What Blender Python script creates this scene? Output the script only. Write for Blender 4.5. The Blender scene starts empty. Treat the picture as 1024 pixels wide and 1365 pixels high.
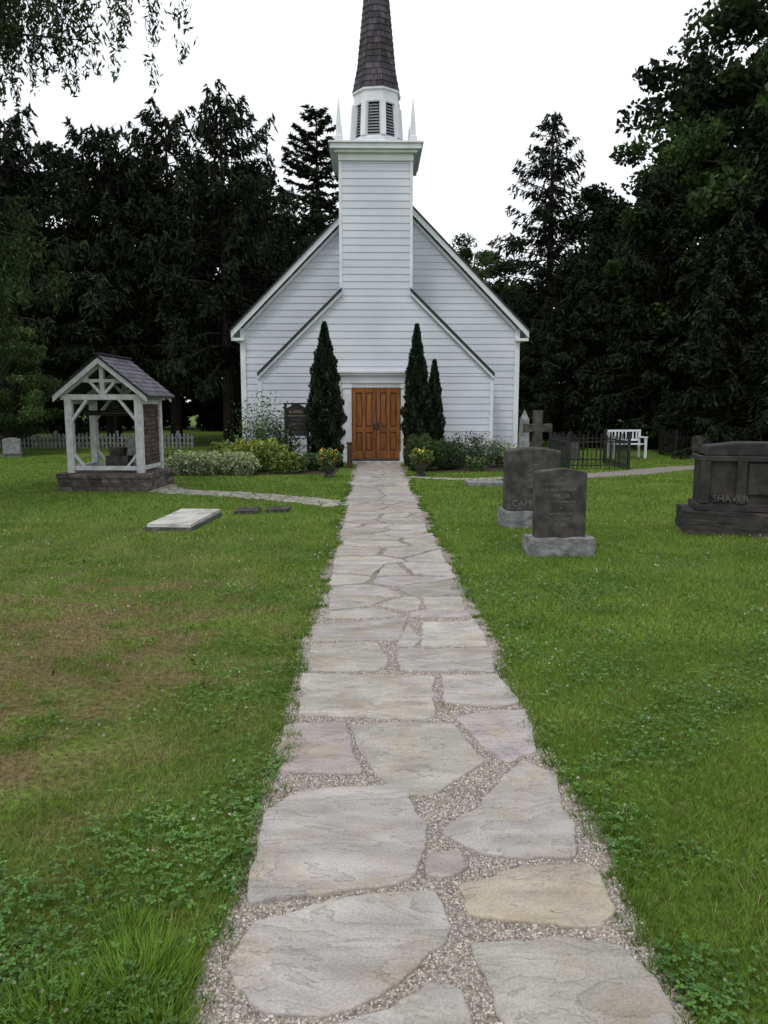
import bpy, bmesh, math, random
import numpy as np
from mathutils import Vector, noise as mnoise
random.seed(7); RNG=np.random.default_rng(7)
scene=bpy.context.scene
COL=scene.collection
# ---------------------------------------------------------------- helpers
def link(o,parent=None):
    COL.objects.link(o)
    if parent is not None: o.parent=parent
    return o
def empty(name,loc=(0,0,0),rz=0):
    o=bpy.data.objects.new(name,None); o.location=loc; o.rotation_euler=(0,0,rz); o.empty_display_size=.2
    return link(o)
def N(nt,t,**kw):
    n=nt.nodes.new(t)
    for k,v in kw.items(): setattr(n,k,v)
    return n
def mat(name,c1,c2=None,scale=5,rough=.7,bump=0,bscale=40,attr=False,transl=0,detail=6,spec=.3,stretch=(1,1,1),lo=.35,hi=.65,bdist=.01):
    m=bpy.data.materials.new(name); m.use_nodes=True; nt=m.node_tree; nt.nodes.clear()
    out=N(nt,'ShaderNodeOutputMaterial'); b=N(nt,'ShaderNodeBsdfPrincipled')
    b.inputs['Roughness'].default_value=rough
    b.inputs['Specular IOR Level'].default_value=spec
    geo=N(nt,'ShaderNodeNewGeometry'); mp=N(nt,'ShaderNodeMapping'); mp.inputs['Scale'].default_value=stretch
    nt.links.new(geo.outputs['Position'],mp.inputs['Vector'])
    tx=N(nt,'ShaderNodeTexNoise'); tx.inputs['Scale'].default_value=scale; tx.inputs['Detail'].default_value=detail
    nt.links.new(mp.outputs[0],tx.inputs['Vector'])
    mr=N(nt,'ShaderNodeMapRange'); mr.inputs[1].default_value=lo; mr.inputs[2].default_value=hi
    nt.links.new(tx.outputs['Fac'],mr.inputs[0])
    mx=N(nt,'ShaderNodeMix',data_type='RGBA')
    nt.links.new(mr.outputs[0],mx.inputs[0])
    if c2 is None: c2=tuple(x*.75 for x in c1)
    mx.inputs[6].default_value=(*c1,1); mx.inputs[7].default_value=(*c2,1)
    col=mx.outputs[2]
    if attr:
        at=N(nt,'ShaderNodeAttribute',attribute_name='Col')
        m2=N(nt,'ShaderNodeMix',data_type='RGBA',blend_type='MULTIPLY'); m2.inputs[0].default_value=1
        nt.links.new(col,m2.inputs[6]); nt.links.new(at.outputs['Color'],m2.inputs[7]); col=m2.outputs[2]
    nt.links.new(col,b.inputs['Base Color'])
    if bump:
        n2=N(nt,'ShaderNodeTexNoise'); n2.inputs['Scale'].default_value=bscale; n2.inputs['Detail'].default_value=8
        nt.links.new(mp.outputs[0],n2.inputs['Vector'])
        bp=N(nt,'ShaderNodeBump'); bp.inputs['Strength'].default_value=bump; bp.inputs['Distance'].default_value=bdist
        nt.links.new(n2.outputs['Fac'],bp.inputs['Height']); nt.links.new(bp.outputs[0],b.inputs['Normal'])
    sh=b.outputs[0]
    if transl:
        tr=N(nt,'ShaderNodeBsdfTranslucent'); nt.links.new(col,tr.inputs['Color'])
        ms=N(nt,'ShaderNodeMixShader'); ms.inputs[0].default_value=transl
        nt.links.new(sh,ms.inputs[1]); nt.links.new(tr.outputs[0],ms.inputs[2]); sh=ms.outputs[0]
    nt.links.new(sh,out.inputs[0])
    return m
def fast_mesh(name,V,k,m,cols=None):
    V=np.asarray(V,dtype=np.float32).reshape(-1,3); nv=len(V); nf=nv//k
    me=bpy.data.meshes.new(name); me.vertices.add(nv); me.vertices.foreach_set('co',V.ravel())
    me.loops.add(nv); me.loops.foreach_set('vertex_index',np.arange(nv,dtype=np.int32))
    me.polygons.add(nf); me.polygons.foreach_set('loop_start',np.arange(0,nv,k,dtype=np.int32))
    me.update(calc_edges=True)
    if cols is not None:
        a=me.color_attributes.new('Col','FLOAT_COLOR','POINT')
        c=np.ones((nf,k,4),dtype=np.float32); c[:,:,:3]=np.asarray(cols)[:,None,:3]
        a.data.foreach_set('color',c.ravel())
    me.materials.append(m)
    return me
class MB:
    def __init__(s): s.v=[];s.f=[];s.c=[]
    def add(s,vs,fs,col=(1,1,1)):
        b=len(s.v); s.v+= [tuple(v) for v in vs]; s.f+=[tuple(i+b for i in f) for f in fs]; s.c+=[col]*len(vs)
    def box(s,x0,x1,y0,y1,z0,z1,col=(1,1,1)):
        s.add([(x0,y0,z0),(x1,y0,z0),(x1,y1,z0),(x0,y1,z0),(x0,y0,z1),(x1,y0,z1),(x1,y1,z1),(x0,y1,z1)],
          [(0,3,2,1),(4,5,6,7),(0,1,5,4),(1,2,6,5),(2,3,7,6),(3,0,4,7)],col)
    def beam(s,p,q,w,h,up=(0,0,1),col=(1,1,1)):
        p=Vector(p);q=Vector(q);d=(q-p).normalized();u=Vector(up); sd=d.cross(u)
        if sd.length<1e-4: sd=d.cross(Vector((0,1,0)))
        sd.normalize(); u=sd.cross(d)
        vs=[]
        for c in (p,q):
            for a,b in((-1,-1),(1,-1),(1,1),(-1,1)): vs.append(c+sd*(a*w/2)+u*(b*h/2))
        s.add(vs,[(0,3,2,1),(4,5,6,7),(0,1,5,4),(1,2,6,5),(2,3,7,6),(3,0,4,7)],col)
    def tube(s,pts,rs,n=8,col=(1,1,1),cap=True):
        b=[];vs=[];fs=[]
        P=[Vector(p) for p in pts]
        for i,p in enumerate(P):
            d=(P[min(i+1,len(P)-1)]-P[max(i-1,0)]).normalized()
            a=d.cross(Vector((0,1,0))) if abs(d.y)<.9 else d.cross(Vector((1,0,0)))
            a.normalize(); bb=d.cross(a)
            for j in range(n):
                t=2*math.pi*j/n; vs.append(p+(a*math.cos(t)+bb*math.sin(t))*rs[i])
        for i in range(len(P)-1):
            for j in range(n):
                k=(j+1)%n; fs.append((i*n+j,i*n+k,(i+1)*n+k,(i+1)*n+j))
        if cap: fs.append(tuple(range(n))); fs.append(tuple(range((len(P)-1)*n,len(P)*n)))
        s.add(vs,fs,col)
    def prism(s,poly,y0,y1,col=(1,1,1)):
        n=len(poly); vs=[(x,y0,z) for x,z in poly]+[(x,y1,z) for x,z in poly]
        fs=[tuple(range(n)),tuple(range(2*n-1,n-1,-1))]+[(i,i+n,(i+1)%n+n,(i+1)%n) for i in range(n)]
        s.add(vs,fs,col)
    def finish(s,name,m,parent=None,bevel=0,smooth=False,seg=2):
        me=bpy.data.meshes.new(name); me.from_pydata(s.v,[],s.f); me.materials.append(m)
        a=me.color_attributes.new('Col','FLOAT_COLOR','POINT')
        a.data.foreach_set('color',np.array([(*c,1) for c in s.c],dtype=np.float32).ravel())
        bm=bmesh.new(); bm.from_mesh(me); bmesh.ops.recalc_face_normals(bm,faces=bm.faces); bm.to_mesh(me); bm.free()
        if smooth: me.polygons.foreach_set('use_smooth',[True]*len(me.polygons))
        o=bpy.data.objects.new(name,me); link(o,parent)
        if bevel:
            md=o.modifiers.new('b','BEVEL'); md.width=bevel; md.segments=seg; md.limit_method='ANGLE'
        return o
def rough_block(w,d,h,amp,cuts=7,seed=0,topflat=False):
    bm=bmesh.new(); bmesh.ops.create_cube(bm,size=1)
    bmesh.ops.scale(bm,vec=(w,d,h),verts=bm.verts); bmesh.ops.translate(bm,vec=(0,0,h/2),verts=bm.verts)
    bmesh.ops.subdivide_edges(bm,edges=bm.edges[:],cuts=cuts,use_grid_fill=True)
    for v in bm.verts:
        n=mnoise.noise_vector(Vector(v.co)*9+Vector((seed*7.1,0,0)))
        n2=mnoise.noise_vector(Vector(v.co)*25+Vector((0,seed*3.1,0)))
        k=n*amp+n2*amp*.5
        if v.co.z<.01: k.z=0
        if topflat and v.co.z>h-.001: k=k*.15
        v.co+=k
    vs=[v.co.copy() for v in bm.verts]; bm.verts.index_update()
    fs=[[v.index for v in f.verts] for f in bm.faces]; bm.free()
    return vs,fs
def text(s,size,loc,m,parent,rz=0,ext=.002):
    c=bpy.data.curves.new('inscription','FONT'); c.body=s; c.size=size; c.align_x='CENTER'; c.align_y='CENTER'; c.extrude=ext
    c.materials.append(m); o=bpy.data.objects.new('inscription',c); o.location=loc; o.rotation_euler=(math.pi/2,0,rz)
    link(o,parent); return o
def wob(x,y,s=1.,p=0.):
    x=x+.35*np.sin(y*s*.9+p); y=y+.3*np.sin(x*s*1.1+p*1.7)
    return (np.sin(x*s*1.3+p)*np.cos(y*s*1.7+p*2)+np.sin(x*s*2.9-y*s*2.1+p*3)*.6+np.sin(y*s*4.7+x*s*3.9+p)*.35+np.sin(y*s*8.3-x*s*7.1+p)*.25)/2.1
# ---------------------------------------------------------------- materials
M_white=mat('white_paint',(.66,.69,.73),(.60,.63,.67),scale=3,rough=.5,bump=.15,bscale=60)
M_trim=mat('white_trim',(.72,.74,.77),(.62,.645,.68),scale=2.5,rough=.45)
M_fence=mat('grey_fence_paint',(.20,.205,.205),(.12,.125,.125),scale=4,rough=.8)  # two mottled greys for the long picket fence
M_roof=mat('dark_roof',(.022,.022,.028),(.045,.043,.05),scale=8,rough=.8,bump=.4,bscale=30)
M_shingle=mat('cedar_shingle',(.068,.060,.070),(.042,.038,.045),scale=6,rough=.85,attr=True,bump=.5,bscale=60,stretch=(1,1,.3))
M_kroof=mat('kiosk_shingle',(.17,.165,.19),(.11,.105,.125),scale=6,rough=.85,attr=True,bump=.5,bscale=60)
M_side=mat('brown_shingle',(.10,.062,.055),(.06,.04,.037),scale=8,rough=.85,attr=True,bump=.5,bscale=60)
M_wood=mat('door_wood',(.29,.115,.028),(.14,.05,.014),scale=2.4,rough=.4,stretch=(9,9,1),detail=8,bump=.2,bscale=8,attr=True)
M_dark=mat('dark_metal',(.012,.012,.012),(.022,.022,.022),rough=.4)
M_louver=mat('louver',(.30,.32,.34),(.22,.24,.26),rough=.6)
M_inner=mat('dark_interior',(.02,.02,.022),rough=.9)
M_stone_dk=mat('granite_dark',(.032,.030,.029),(.10,.093,.086),scale=7,rough=.8,bump=.8,bscale=38,bdist=.008,lo=.4,hi=.75,detail=10)
M_stone_md=mat('granite_grey',(.13,.132,.14),(.25,.25,.26),scale=9,rough=.8,bump=.7,bscale=40,detail=10)
M_stone_bk=mat('granite_base_dark',(.06,.058,.06),(.13,.125,.125),scale=9,rough=.8,bump=.7,bscale=40)
M_stone_br=mat('granite_brown',(.022,.020,.020),(.062,.056,.052),scale=5,rough=.8,bump=.8,bscale=35,detail=10,lo=.4,hi=.75)
M_marble=mat('pale_marble',(.52,.51,.49),(.20,.195,.18),scale=4.5,rough=.7,bump=.4,bscale=30,lo=.45,hi=.75,detail=10)
M_text=mat('inscription_pale',(.18,.175,.17),(.10,.098,.092),scale=20,rough=.8)
M_gold=mat('gold_letter',(.45,.25,.12),(.38,.3,.2),rough=.5)
M_drystone=mat('dry_stone',(.135,.12,.108),(.062,.055,.05),scale=8,rough=.9,attr=True,bump=.7,bscale=30)
M_bark=mat('bark',(.05,.04,.033),(.018,.015,.013),scale=6,rough=.95,bump=1,bscale=14,stretch=(1,1,.25),bdist=.05)
M_needle=mat('spruce_needles',(.020,.030,.015),(.009,.014,.009),scale=.8,rough=.75,attr=True,spec=.1)
M_leaf=mat('leaves',(.042,.082,.018),(.018,.038,.011),scale=.6,rough=.6,attr=True,transl=.25,spec=.15)
M_bush=mat('bush_leaves',(1,1,1),(.75,.75,.75),scale=4,rough=.55,attr=True,spec=.25)
M_grass=mat('grass_blades',(1,1,1),(.62,.68,.56),scale=1.6,rough=.55,attr=True,transl=.25,spec=.2,detail=9)
M_pebble=mat('pebbles',(1,1,1),(.8,.8,.8),scale=90,rough=.85,attr=True)
def flag_mat():
    m=mat('flagstone',(1,1,1),(.66,.655,.65),scale=3.6,rough=.75,attr=True,lo=.32,hi=.70,spec=.3,detail=11,stretch=(1,2.2,1))
    nt=m.node_tree; b=[n for n in nt.nodes if n.type=='BSDF_PRINCIPLED'][0]
    geo=[n for n in nt.nodes if n.type=='NEW_GEOMETRY'][0]
    src=b.inputs['Base Color'].links[0].from_socket
    t1=N(nt,'ShaderNodeTexNoise'); t1.inputs['Scale'].default_value=110; t1.inputs['Detail'].default_value=7
    r1=N(nt,'ShaderNodeMapRange'); r1.inputs[1].default_value=.3; r1.inputs[2].default_value=.7; r1.inputs[3].default_value=.80; r1.inputs[4].default_value=1.12
    t2=N(nt,'ShaderNodeTexNoise'); t2.inputs['Scale'].default_value=1.7; t2.inputs['Detail'].default_value=11; t2.inputs['Roughness'].default_value=.58; t2.inputs['Distortion'].default_value=.5
    L=nt.links.new
    mp=N(nt,'ShaderNodeMapping'); mp.inputs['Scale'].default_value=(1,2.6,1); mp.inputs['Rotation'].default_value=(0,0,.35)
    L(geo.outputs['Position'],mp.inputs[0]); L(mp.outputs[0],t2.inputs['Vector']); L(geo.outputs['Position'],t1.inputs['Vector'])
    q=N(nt,'ShaderNodeMath',operation='MULTIPLY'); q.inputs[1].default_value=9; L(t2.outputs[0],q.inputs[0])
    fr=N(nt,'ShaderNodeMath',operation='FRACT'); L(q.outputs[0],fr.inputs[0]); fl=N(nt,'ShaderNodeMath',operation='FLOOR'); L(q.outputs[0],fl.inputs[0])
    r4=N(nt,'ShaderNodeMapRange'); r4.inputs[1].default_value=0; r4.inputs[2].default_value=.09; r4.inputs[3].default_value=.70; r4.inputs[4].default_value=1; L(fr.outputs[0],r4.inputs[0])
    r6=N(nt,'ShaderNodeMapRange'); r6.inputs[1].default_value=0; r6.inputs[2].default_value=1; r6.inputs[3].default_value=.92; r6.inputs[4].default_value=1.08; L(fr.outputs[0],r6.inputs[0])
    L(t1.outputs[0],r1.inputs[0])
    mu0=N(nt,'ShaderNodeMath',operation='MULTIPLY'); L(r1.outputs[0],mu0.inputs[0]); L(r6.outputs[0],mu0.inputs[1])
    mu=N(nt,'ShaderNodeMath',operation='MULTIPLY'); L(mu0.outputs[0],mu.inputs[0]); L(r4.outputs[0],mu.inputs[1])
    t5=N(nt,'ShaderNodeTexNoise'); t5.inputs['Scale'].default_value=4; t5.inputs['Detail'].default_value=8
    r5=N(nt,'ShaderNodeMapRange'); r5.inputs[1].default_value=.5; r5.inputs[2].default_value=.72; r5.inputs[4].default_value=.8
    L(geo.outputs['Position'],t5.inputs['Vector']); L(t5.outputs[0],r5.inputs[0])
    mo=N(nt,'ShaderNodeMix',data_type='RGBA',blend_type='MULTIPLY'); mo.inputs[7].default_value=(.95,.85,.68,1); L(r5.outputs[0],mo.inputs[0]); L(src,mo.inputs[6])
    vm=N(nt,'ShaderNodeVectorMath',operation='SCALE'); L(mo.outputs[2],vm.inputs[0]); L(mu.outputs[0],vm.inputs['Scale'])
    L(vm.outputs[0],b.inputs['Base Color'])
    h=N(nt,'ShaderNodeMath',operation='MULTIPLY_ADD'); h.inputs[1].default_value=.3; L(t1.outputs[0],h.inputs[0])
    h3=N(nt,'ShaderNodeMath',operation='MULTIPLY'); h3.inputs[1].default_value=.6; L(fl.outputs[0],h3.inputs[0]); L(h3.outputs[0],h.inputs[2])
    h4=N(nt,'ShaderNodeMath',operation='MULTIPLY_ADD'); h4.inputs[1].default_value=5.; L(t2.outputs[0],h4.inputs[0]); L(h.outputs[0],h4.inputs[2])
    bp=N(nt,'ShaderNodeBump'); bp.inputs['Strength'].default_value=.7; bp.inputs['Distance'].default_value=.010; L(h4.outputs[0],bp.inputs['Height']); L(bp.outputs[0],b.inputs['Normal'])
    return m
M_flag=flag_mat()
def gravel_mat():
    m=bpy.data.materials.new('gravel'); m.use_nodes=True; nt=m.node_tree; b=nt.nodes['Principled BSDF']; L=nt.links.new
    b.inputs['Roughness'].default_value=.9
    geo=N(nt,'ShaderNodeNewGeometry'); v=N(nt,'ShaderNodeTexVoronoi'); v.inputs['Scale'].default_value=120; L(geo.outputs['Position'],v.inputs['Vector'])
    cr=N(nt,'ShaderNodeValToRGB'); sp=N(nt,'ShaderNodeSeparateColor'); L(v.outputs['Color'],sp.inputs[0]); L(sp.outputs[0],cr.inputs[0])
    e=cr.color_ramp.elements; e[0].color=(.21,.175,.15,1); e[1].color=(.57,.52,.47,1); x=e.new(.5); x.color=(.37,.325,.285,1)
    r=N(nt,'ShaderNodeMapRange'); r.inputs[1].default_value=0; r.inputs[2].default_value=.7; r.inputs[3].default_value=1; r.inputs[4].default_value=.5
    L(v.outputs['Distance'],r.inputs[0])
    vm=N(nt,'ShaderNodeVectorMath',operation='SCALE'); L(cr.outputs[0],vm.inputs[0]); L(r.outputs[0],vm.inputs['Scale']); L(vm.outputs[0],b.inputs['Base Color'])
    bp=N(nt,'ShaderNodeBump'); bp.invert=True; bp.inputs['Distance'].default_value=.006; L(v.outputs['Distance'],bp.inputs['Height']); L(bp.outputs[0],b.inputs['Normal'])
    return m
M_gravel=gravel_mat()
def ground_mat():
    m=bpy.data.materials.new('lawn_ground'); m.use_nodes=True; nt=m.node_tree; b=nt.nodes['Principled BSDF']; L=nt.links.new
    b.inputs['Roughness'].default_value=.9; b.inputs['Specular IOR Level'].default_value=.1
    geo=N(nt,'ShaderNodeNewGeometry')
    n1=N(nt,'ShaderNodeTexNoise'); n1.inputs['Scale'].default_value=.7; n1.inputs['Detail'].default_value=6
    n2=N(nt,'ShaderNodeTexNoise'); n2.inputs['Scale'].default_value=28; n2.inputs['Detail'].default_value=7
    n3=N(nt,'ShaderNodeTexNoise'); n3.inputs['Scale'].default_value=2.6; n3.inputs['Detail'].default_value=6
    for n in(n1,n2,n3): L(geo.outputs['Position'],n.inputs['Vector'])
    r=N(nt,'ShaderNodeMapRange'); r.inputs[1].default_value=.35; r.inputs[2].default_value=.65; L(n1.outputs[0],r.inputs[0])
    a=N(nt,'ShaderNodeMix',data_type='RGBA'); a.inputs[6].default_value=(.085,.155,.022,1); a.inputs[7].default_value=(.14,.205,.038,1); L(r.outputs[0],a.inputs[0])
    r2=N(nt,'ShaderNodeMapRange'); r2.inputs[1].default_value=.3; r2.inputs[2].default_value=.7; r2.inputs[3].default_value=.4; r2.inputs[4].default_value=1.35; L(n2.outputs[0],r2.inputs[0])
    s=N(nt,'ShaderNodeVectorMath',operation='SUBTRACT'); s.inputs[1].default_value=(-2.1,4.7,0); L(geo.outputs['Position'],s.inputs[0])
    s2=N(nt,'ShaderNodeVectorMath',operation='MULTIPLY'); s2.inputs[1].default_value=(.7,.38,0); L(s.outputs[0],s2.inputs[0])
    ln=N(nt,'ShaderNodeVectorMath',operation='LENGTH'); L(s2.outputs[0],ln.inputs[0])
    ad=N(nt,'ShaderNodeMath',operation='MULTIPLY_ADD'); ad.inputs[1].default_value=-3.2; L(n3.outputs[0],ad.inputs[0]); L(ln.outputs['Value'],ad.inputs[2])
    r3=N(nt,'ShaderNodeMapRange'); r3.inputs[1].default_value=-1.3; r3.inputs[2].default_value=-.5; r3.inputs[3].default_value=.85; r3.inputs[4].default_value=0; L(ad.outputs[0],r3.inputs[0])
    d=N(nt,'ShaderNodeMix',data_type='RGBA'); d.inputs[7].default_value=(.17,.12,.065,1); L(r3.outputs[0],d.inputs[0]); L(a.outputs[2],d.inputs[6])
    vm=N(nt,'ShaderNodeVectorMath',operation='SCALE'); L(d.outputs[2],vm.inputs[0]); L(r2.outputs[0],vm.inputs['Scale']); L(vm.outputs[0],b.inputs['Base Color'])
    bp=N(nt,'ShaderNodeBump'); bp.inputs['Distance'].default_value=.04; L(n2.outputs[0],bp.inputs['Height']); L(bp.outputs[0],b.inputs['Normal'])
    return m
M_ground=ground_mat()
# ---------------------------------------------------------------- ground & path
g=MB(); g.add([(-300,-60,0),(300,-60,0),(300,500,0),(-300,500,0)],[(0,1,2,3)]); g.finish('ground',M_ground)
path=empty('flagstone_path')
PL,PR=-.41,.79
def edge_w(y,p): return .035*math.sin(y*2.3+p)+.025*math.sin(y*5.9+p*2)
b=MB(); ys=np.arange(1.0,21.3,.12)
vs=[];fs=[]
for i,y in enumerate(ys): vs+=[(PL-.04+edge_w(y,0),y,.004),(PR+.04+edge_w(y,2),y,.004)]
for i in range(len(ys)-1): fs.append((2*i,2*i+1,2*i+3,2*i+2))
b.add(vs,fs); b.finish('gravel_bed',M_gravel,path)
near=[([(-.425,2.005),(-.369,2.191),(-.109,2.30),(.207,2.335),(.252,2.164),(.141,2.015),(.031,1.882),(-.149,1.825),(-.301,1.843),(-.383,1.92)],0),
([(.295,2.09),(.593,2.10),(.747,2.056),(.805,1.906),(.813,1.75),(.81,1.60),(.40,1.58),(.335,1.8),(.311,1.975)],1),
([(.288,2.353),(.504,2.461),(.779,2.482),(.787,2.368),(.781,2.210),(.704,2.155),(.308,2.207)],2),
([(-.411,2.28),(-.425,2.609),(-.425,2.85),(-.295,3.001),(.121,3.064),(.16,2.9),(.212,2.735),(.165,2.441),(.063,2.366),(-.234,2.318)],0),
([(.200,2.565),(.315,2.575),(.332,2.445),(.28,2.40),(.182,2.415)],3),
([(.255,2.685),(.438,2.91),(.55,3.09),(.69,3.28),(.802,3.13),(.754,2.87),(.782,2.735),(.731,2.53),(.543,2.507),(.379,2.547)],0),
([(-.43,3.67),(-.145,3.72),(-.10,3.45),(-.039,3.15),(-.422,3.18)],3),
([(-.118,3.67),(.15,3.70),(.401,3.69),(.498,3.26),(.36,3.09),(.2475,2.97),(.104,2.98),(-.01,3.22)],1),
([(.437,3.77),(.65,3.84),(.818,3.863),(.80,3.6),(.75,3.36),(.623,3.25),(.510,3.45)],4),
([(-.414,4.43),(.364,4.37),(.34,4.05),(.322,3.79),(.249,3.73),(-.384,3.81)],1),
([(.41,4.37),(.75,4.39),(.81,3.95),(.66,3.89),(.395,3.97)],0),
([(.162,4.88),(.798,4.88),(.751,4.43),(.172,4.47)],0),
([(-.40,5.0),(.035,5.05),(.104,4.6),(.032,4.46),(-.391,4.47)],1),
([(-.42,5.46),(-.1,5.53),(.265,5.64),(.19,5.08),(-.417,5.07)],0),
([(.377,5.52),(.785,5.54),(.783,4.94),(.33,4.94)],5),
([(.205,5.2),(.27,5.42),(.35,5.1),(.28,4.92),(.17,4.94)],0),
([(-.42,1.78),(-.20,1.77),(.02,1.83),(.16,1.94),(.25,1.91),(.29,1.70),(.27,1.45),(-.40,1.45)],5)]
pal=[(.445,.42,.40),(.43,.405,.37),(.43,.385,.31),(.415,.37,.355),(.42,.385,.39),(.48,.46,.43),(.40,.375,.35)]
def clip(poly,mid,n):
    out=[]
    for i in range(len(poly)):
        a=poly[i];c=poly[(i+1)%len(poly)]
        da=(a[0]-mid[0])*n[0]+(a[1]-mid[1])*n[1]; dc=(c[0]-mid[0])*n[0]+(c[1]-mid[1])*n[1]
        if da<=0: out.append(a)
        if (da<0)!=(dc<0) and abs(da-dc)>1e-9:
            t=da/(da-dc); out.append((a[0]+(c[0]-a[0])*t,a[1]+(c[1]-a[1])*t))
    return out
seeds=[];y=5.35;rr=random.Random(11)
while y<21.6:
    k=rr.choice([2,3,3,2,4,2]); dy=rr.uniform(.34,.58)
    for j in range(k):
        seeds.append((PL+(PR-PL)*((j+.5)/k+rr.uniform(-.17,.17)),y+dy/2+rr.uniform(-.19,.19)))
    y+=dy
cells=[]
for i,s in enumerate(seeds):
    jl,jr=rr.uniform(-.03,.05),rr.uniform(-.05,.03)
    poly=[(PL+jl,5.62),(PR+jr,5.62),(PR+jr,21.2),(PL+jl,21.2)]
    for j,t in enumerate(seeds):
        if i==j or abs(s[1]-t[1])>2: continue
        n=(t[0]-s[0],(t[1]-s[1])*1.5); poly=clip(poly,((s[0]+t[0])/2,(s[1]+t[1])/2),n)
        if len(poly)<3: break
    if len(poly)>=3:
        L_=[]
        cx=sum(p[0] for p in poly)/len(poly); cy=sum(p[1] for p in poly)/len(poly)
        ok=True
        gap=rr.uniform(.015,.036)
        for p in poly:
            d=math.hypot(p[0]-cx,p[1]-cy)
            if d<.04: ok=False;break
            f=(d-gap*1.3)/d; L_.append((cx+(p[0]-cx)*f,cy+(p[1]-cy)*f))
        if ok: cells.append((L_,rr.choice([0,0,1,3,1,4,5,6])))
st=MB()
def stone(poly,ci,idx):
    P=[];n=len(poly)
    for i in range(n):
        a=Vector((*poly[i],0));c=Vector((*poly[(i+1)%n],0)); L=(c-a).length; k=max(2,int(L/.018))
        for j in range(k):
            t=j/k; P.append(a.lerp(c,t))
    m=len(P)
    P=[(P[i-1]+P[i]*2+P[(i+1)%m])/4 for i in range(m)]
    Q=[]
    for p in P:
        nv=mnoise.noise_vector(Vector((p.x*6,p.y*6,idx*3.7)))*.022+mnoise.noise_vector(Vector((p.x*20,p.y*20,idx)))*.010+mnoise.noise_vector(Vector((p.x*60,p.y*60,idx)))*.004
        Q.append(Vector((p.x+nv.x,p.y+nv.y,0)))
    c=sum(Q,Vector())/m
    tilt=(rr.uniform(-.004,.004),rr.uniform(-.004,.004)); z=rr.uniform(.013,.019)
    rings=[]
    for ins,h in((-.002,-.002),(0,z-.006),(.003,z-.002),(.008,z)):
        ring=[]
        for q in Q:
            d=q-c;l=d.length; d2=d*((l-ins)/l); hh=h+(tilt[0]*d.x+tilt[1]*d.y if h>0 else 0)
            ring.append((c.x+d2.x,c.y+d2.y,hh))
        rings.append(ring)
    vs=sum(rings,[]);fs=[]
    for r in range(3):
        for i in range(m):
            j=(i+1)%m; fs.append((r*m+i,r*m+j,(r+1)*m+j,(r+1)*m+i))
    fs.append(tuple(range(3*m,4*m)))
    f=rr.uniform(.88,1.08); p=pal[ci]; st.add(vs,fs,tuple(x*f for x in p))
for i,(p,ci) in enumerate(near): stone(p,ci,i)
for i,(p,ci) in enumerate(cells): stone(p,ci,i+50)
st.finish('flagstones',M_flag,path)
n=60000
px=RNG.uniform(PL-.06,PR+.06,n); py=1.45+ (RNG.random(n)**1.5)*5.2
r_=RNG.uniform(.0022,.0052,n)
oc=np.array([[1,0,0],[0,1,0],[-1,0,0],[0,-1,0],[0,0,1]],float)
tri=[(0,1,4),(1,2,4),(2,3,4),(3,0,4)]
ang=RNG.uniform(0,6.28,n); el=RNG.uniform(.7,1.4,n)
ca,sa=np.cos(ang),np.sin(ang)
V=np.zeros((n,4,3,3))
for ti,t in enumerate(tri):
    for vi,k in enumerate(t):
        x=oc[k,0]*r_*el;yy=oc[k,1]*r_
        V[:,ti,vi,0]=px+x*ca-yy*sa; V[:,ti,vi,1]=py+x*sa+yy*ca; V[:,ti,vi,2]=.004+oc[k,2]*r_*1.1
bc=np.array([(.58,.53,.48),(.44,.39,.34),(.33,.28,.245),(.54,.46,.41),(.70,.67,.62)])[RNG.integers(0,5,n)]*RNG.uniform(.75,1.1,(n,1))
me=fast_mesh('pebbles',V,3,M_pebble,np.repeat(bc,4,axis=0)); link(bpy.data.objects.new('pebbles',me),path)
def ribbon(name,pts,w,m,z=.006):
    b=MB();vs=[];fs=[]
    P=[Vector((*p,0)) for p in pts]; R=[]
    for i in range(len(P)-1):
        for j in range(8):
            t=j/8;p0=P[max(i-1,0)];p1=P[i];p2=P[i+1];p3=P[min(i+2,len(P)-1)]
            R.append(.5*((2*p1)+(p2-p0)*t+(2*p0-5*p1+4*p2-p3)*t*t+(3*p1-p0-3*p2+p3)*t**3))
    R.append(P[-1])
    for i,p in enumerate(R):
        d=(R[min(i+1,len(R)-1)]-R[max(i-1,0)]).normalized(); s=Vector((-d.y,d.x,0))
        ww=w/2+.04*math.sin(i*1.7)
        vs+=[(p+s*ww).to_tuple()[:2]+(z,),(p-s*ww).to_tuple()[:2]+(z,)]
    for i in range(len(R)-1): fs.append((2*i,2*i+1,2*i+3,2*i+2))
    b.add(vs,fs); return b.finish(name,m),R
def paver_mat():
    m=mat('pale_pavers',(.40,.375,.34),(.28,.265,.235),scale=5,rough=.9,bump=.5,bscale=30)
    nt=m.node_tree;b=[n for n in nt.nodes if n.type=='BSDF_PRINCIPLED'][0]; src=b.inputs['Base Color'].links[0].from_socket
    geo=[n for n in nt.nodes if n.type=='NEW_GEOMETRY'][0]
    v=N(nt,'ShaderNodeTexVoronoi',feature='DISTANCE_TO_EDGE'); v.inputs['Scale'].default_value=4.5; nt.links.new(geo.outputs['Position'],v.inputs['Vector'])
    r=N(nt,'ShaderNodeMapRange'); r.inputs[1].default_value=.03;r.inputs[2].default_value=.09; nt.links.new(v.outputs['Distance'],r.inputs[0])
    x=N(nt,'ShaderNodeMix',data_type='RGBA'); x.inputs[6].default_value=(.10,.12,.05,1); nt.links.new(r.outputs[0],x.inputs[0]); nt.links.new(src,x.inputs[7]); nt.links.new(x.outputs[2],b.inputs['Base Color'])
    return m
M_pav=paver_mat()
sp1=[(-.42,12.3),(-1.2,13.0),(-2.6,13.9),(-3.6,14.3),(-4.1,14.9),(-4.6,16.3)]
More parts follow.
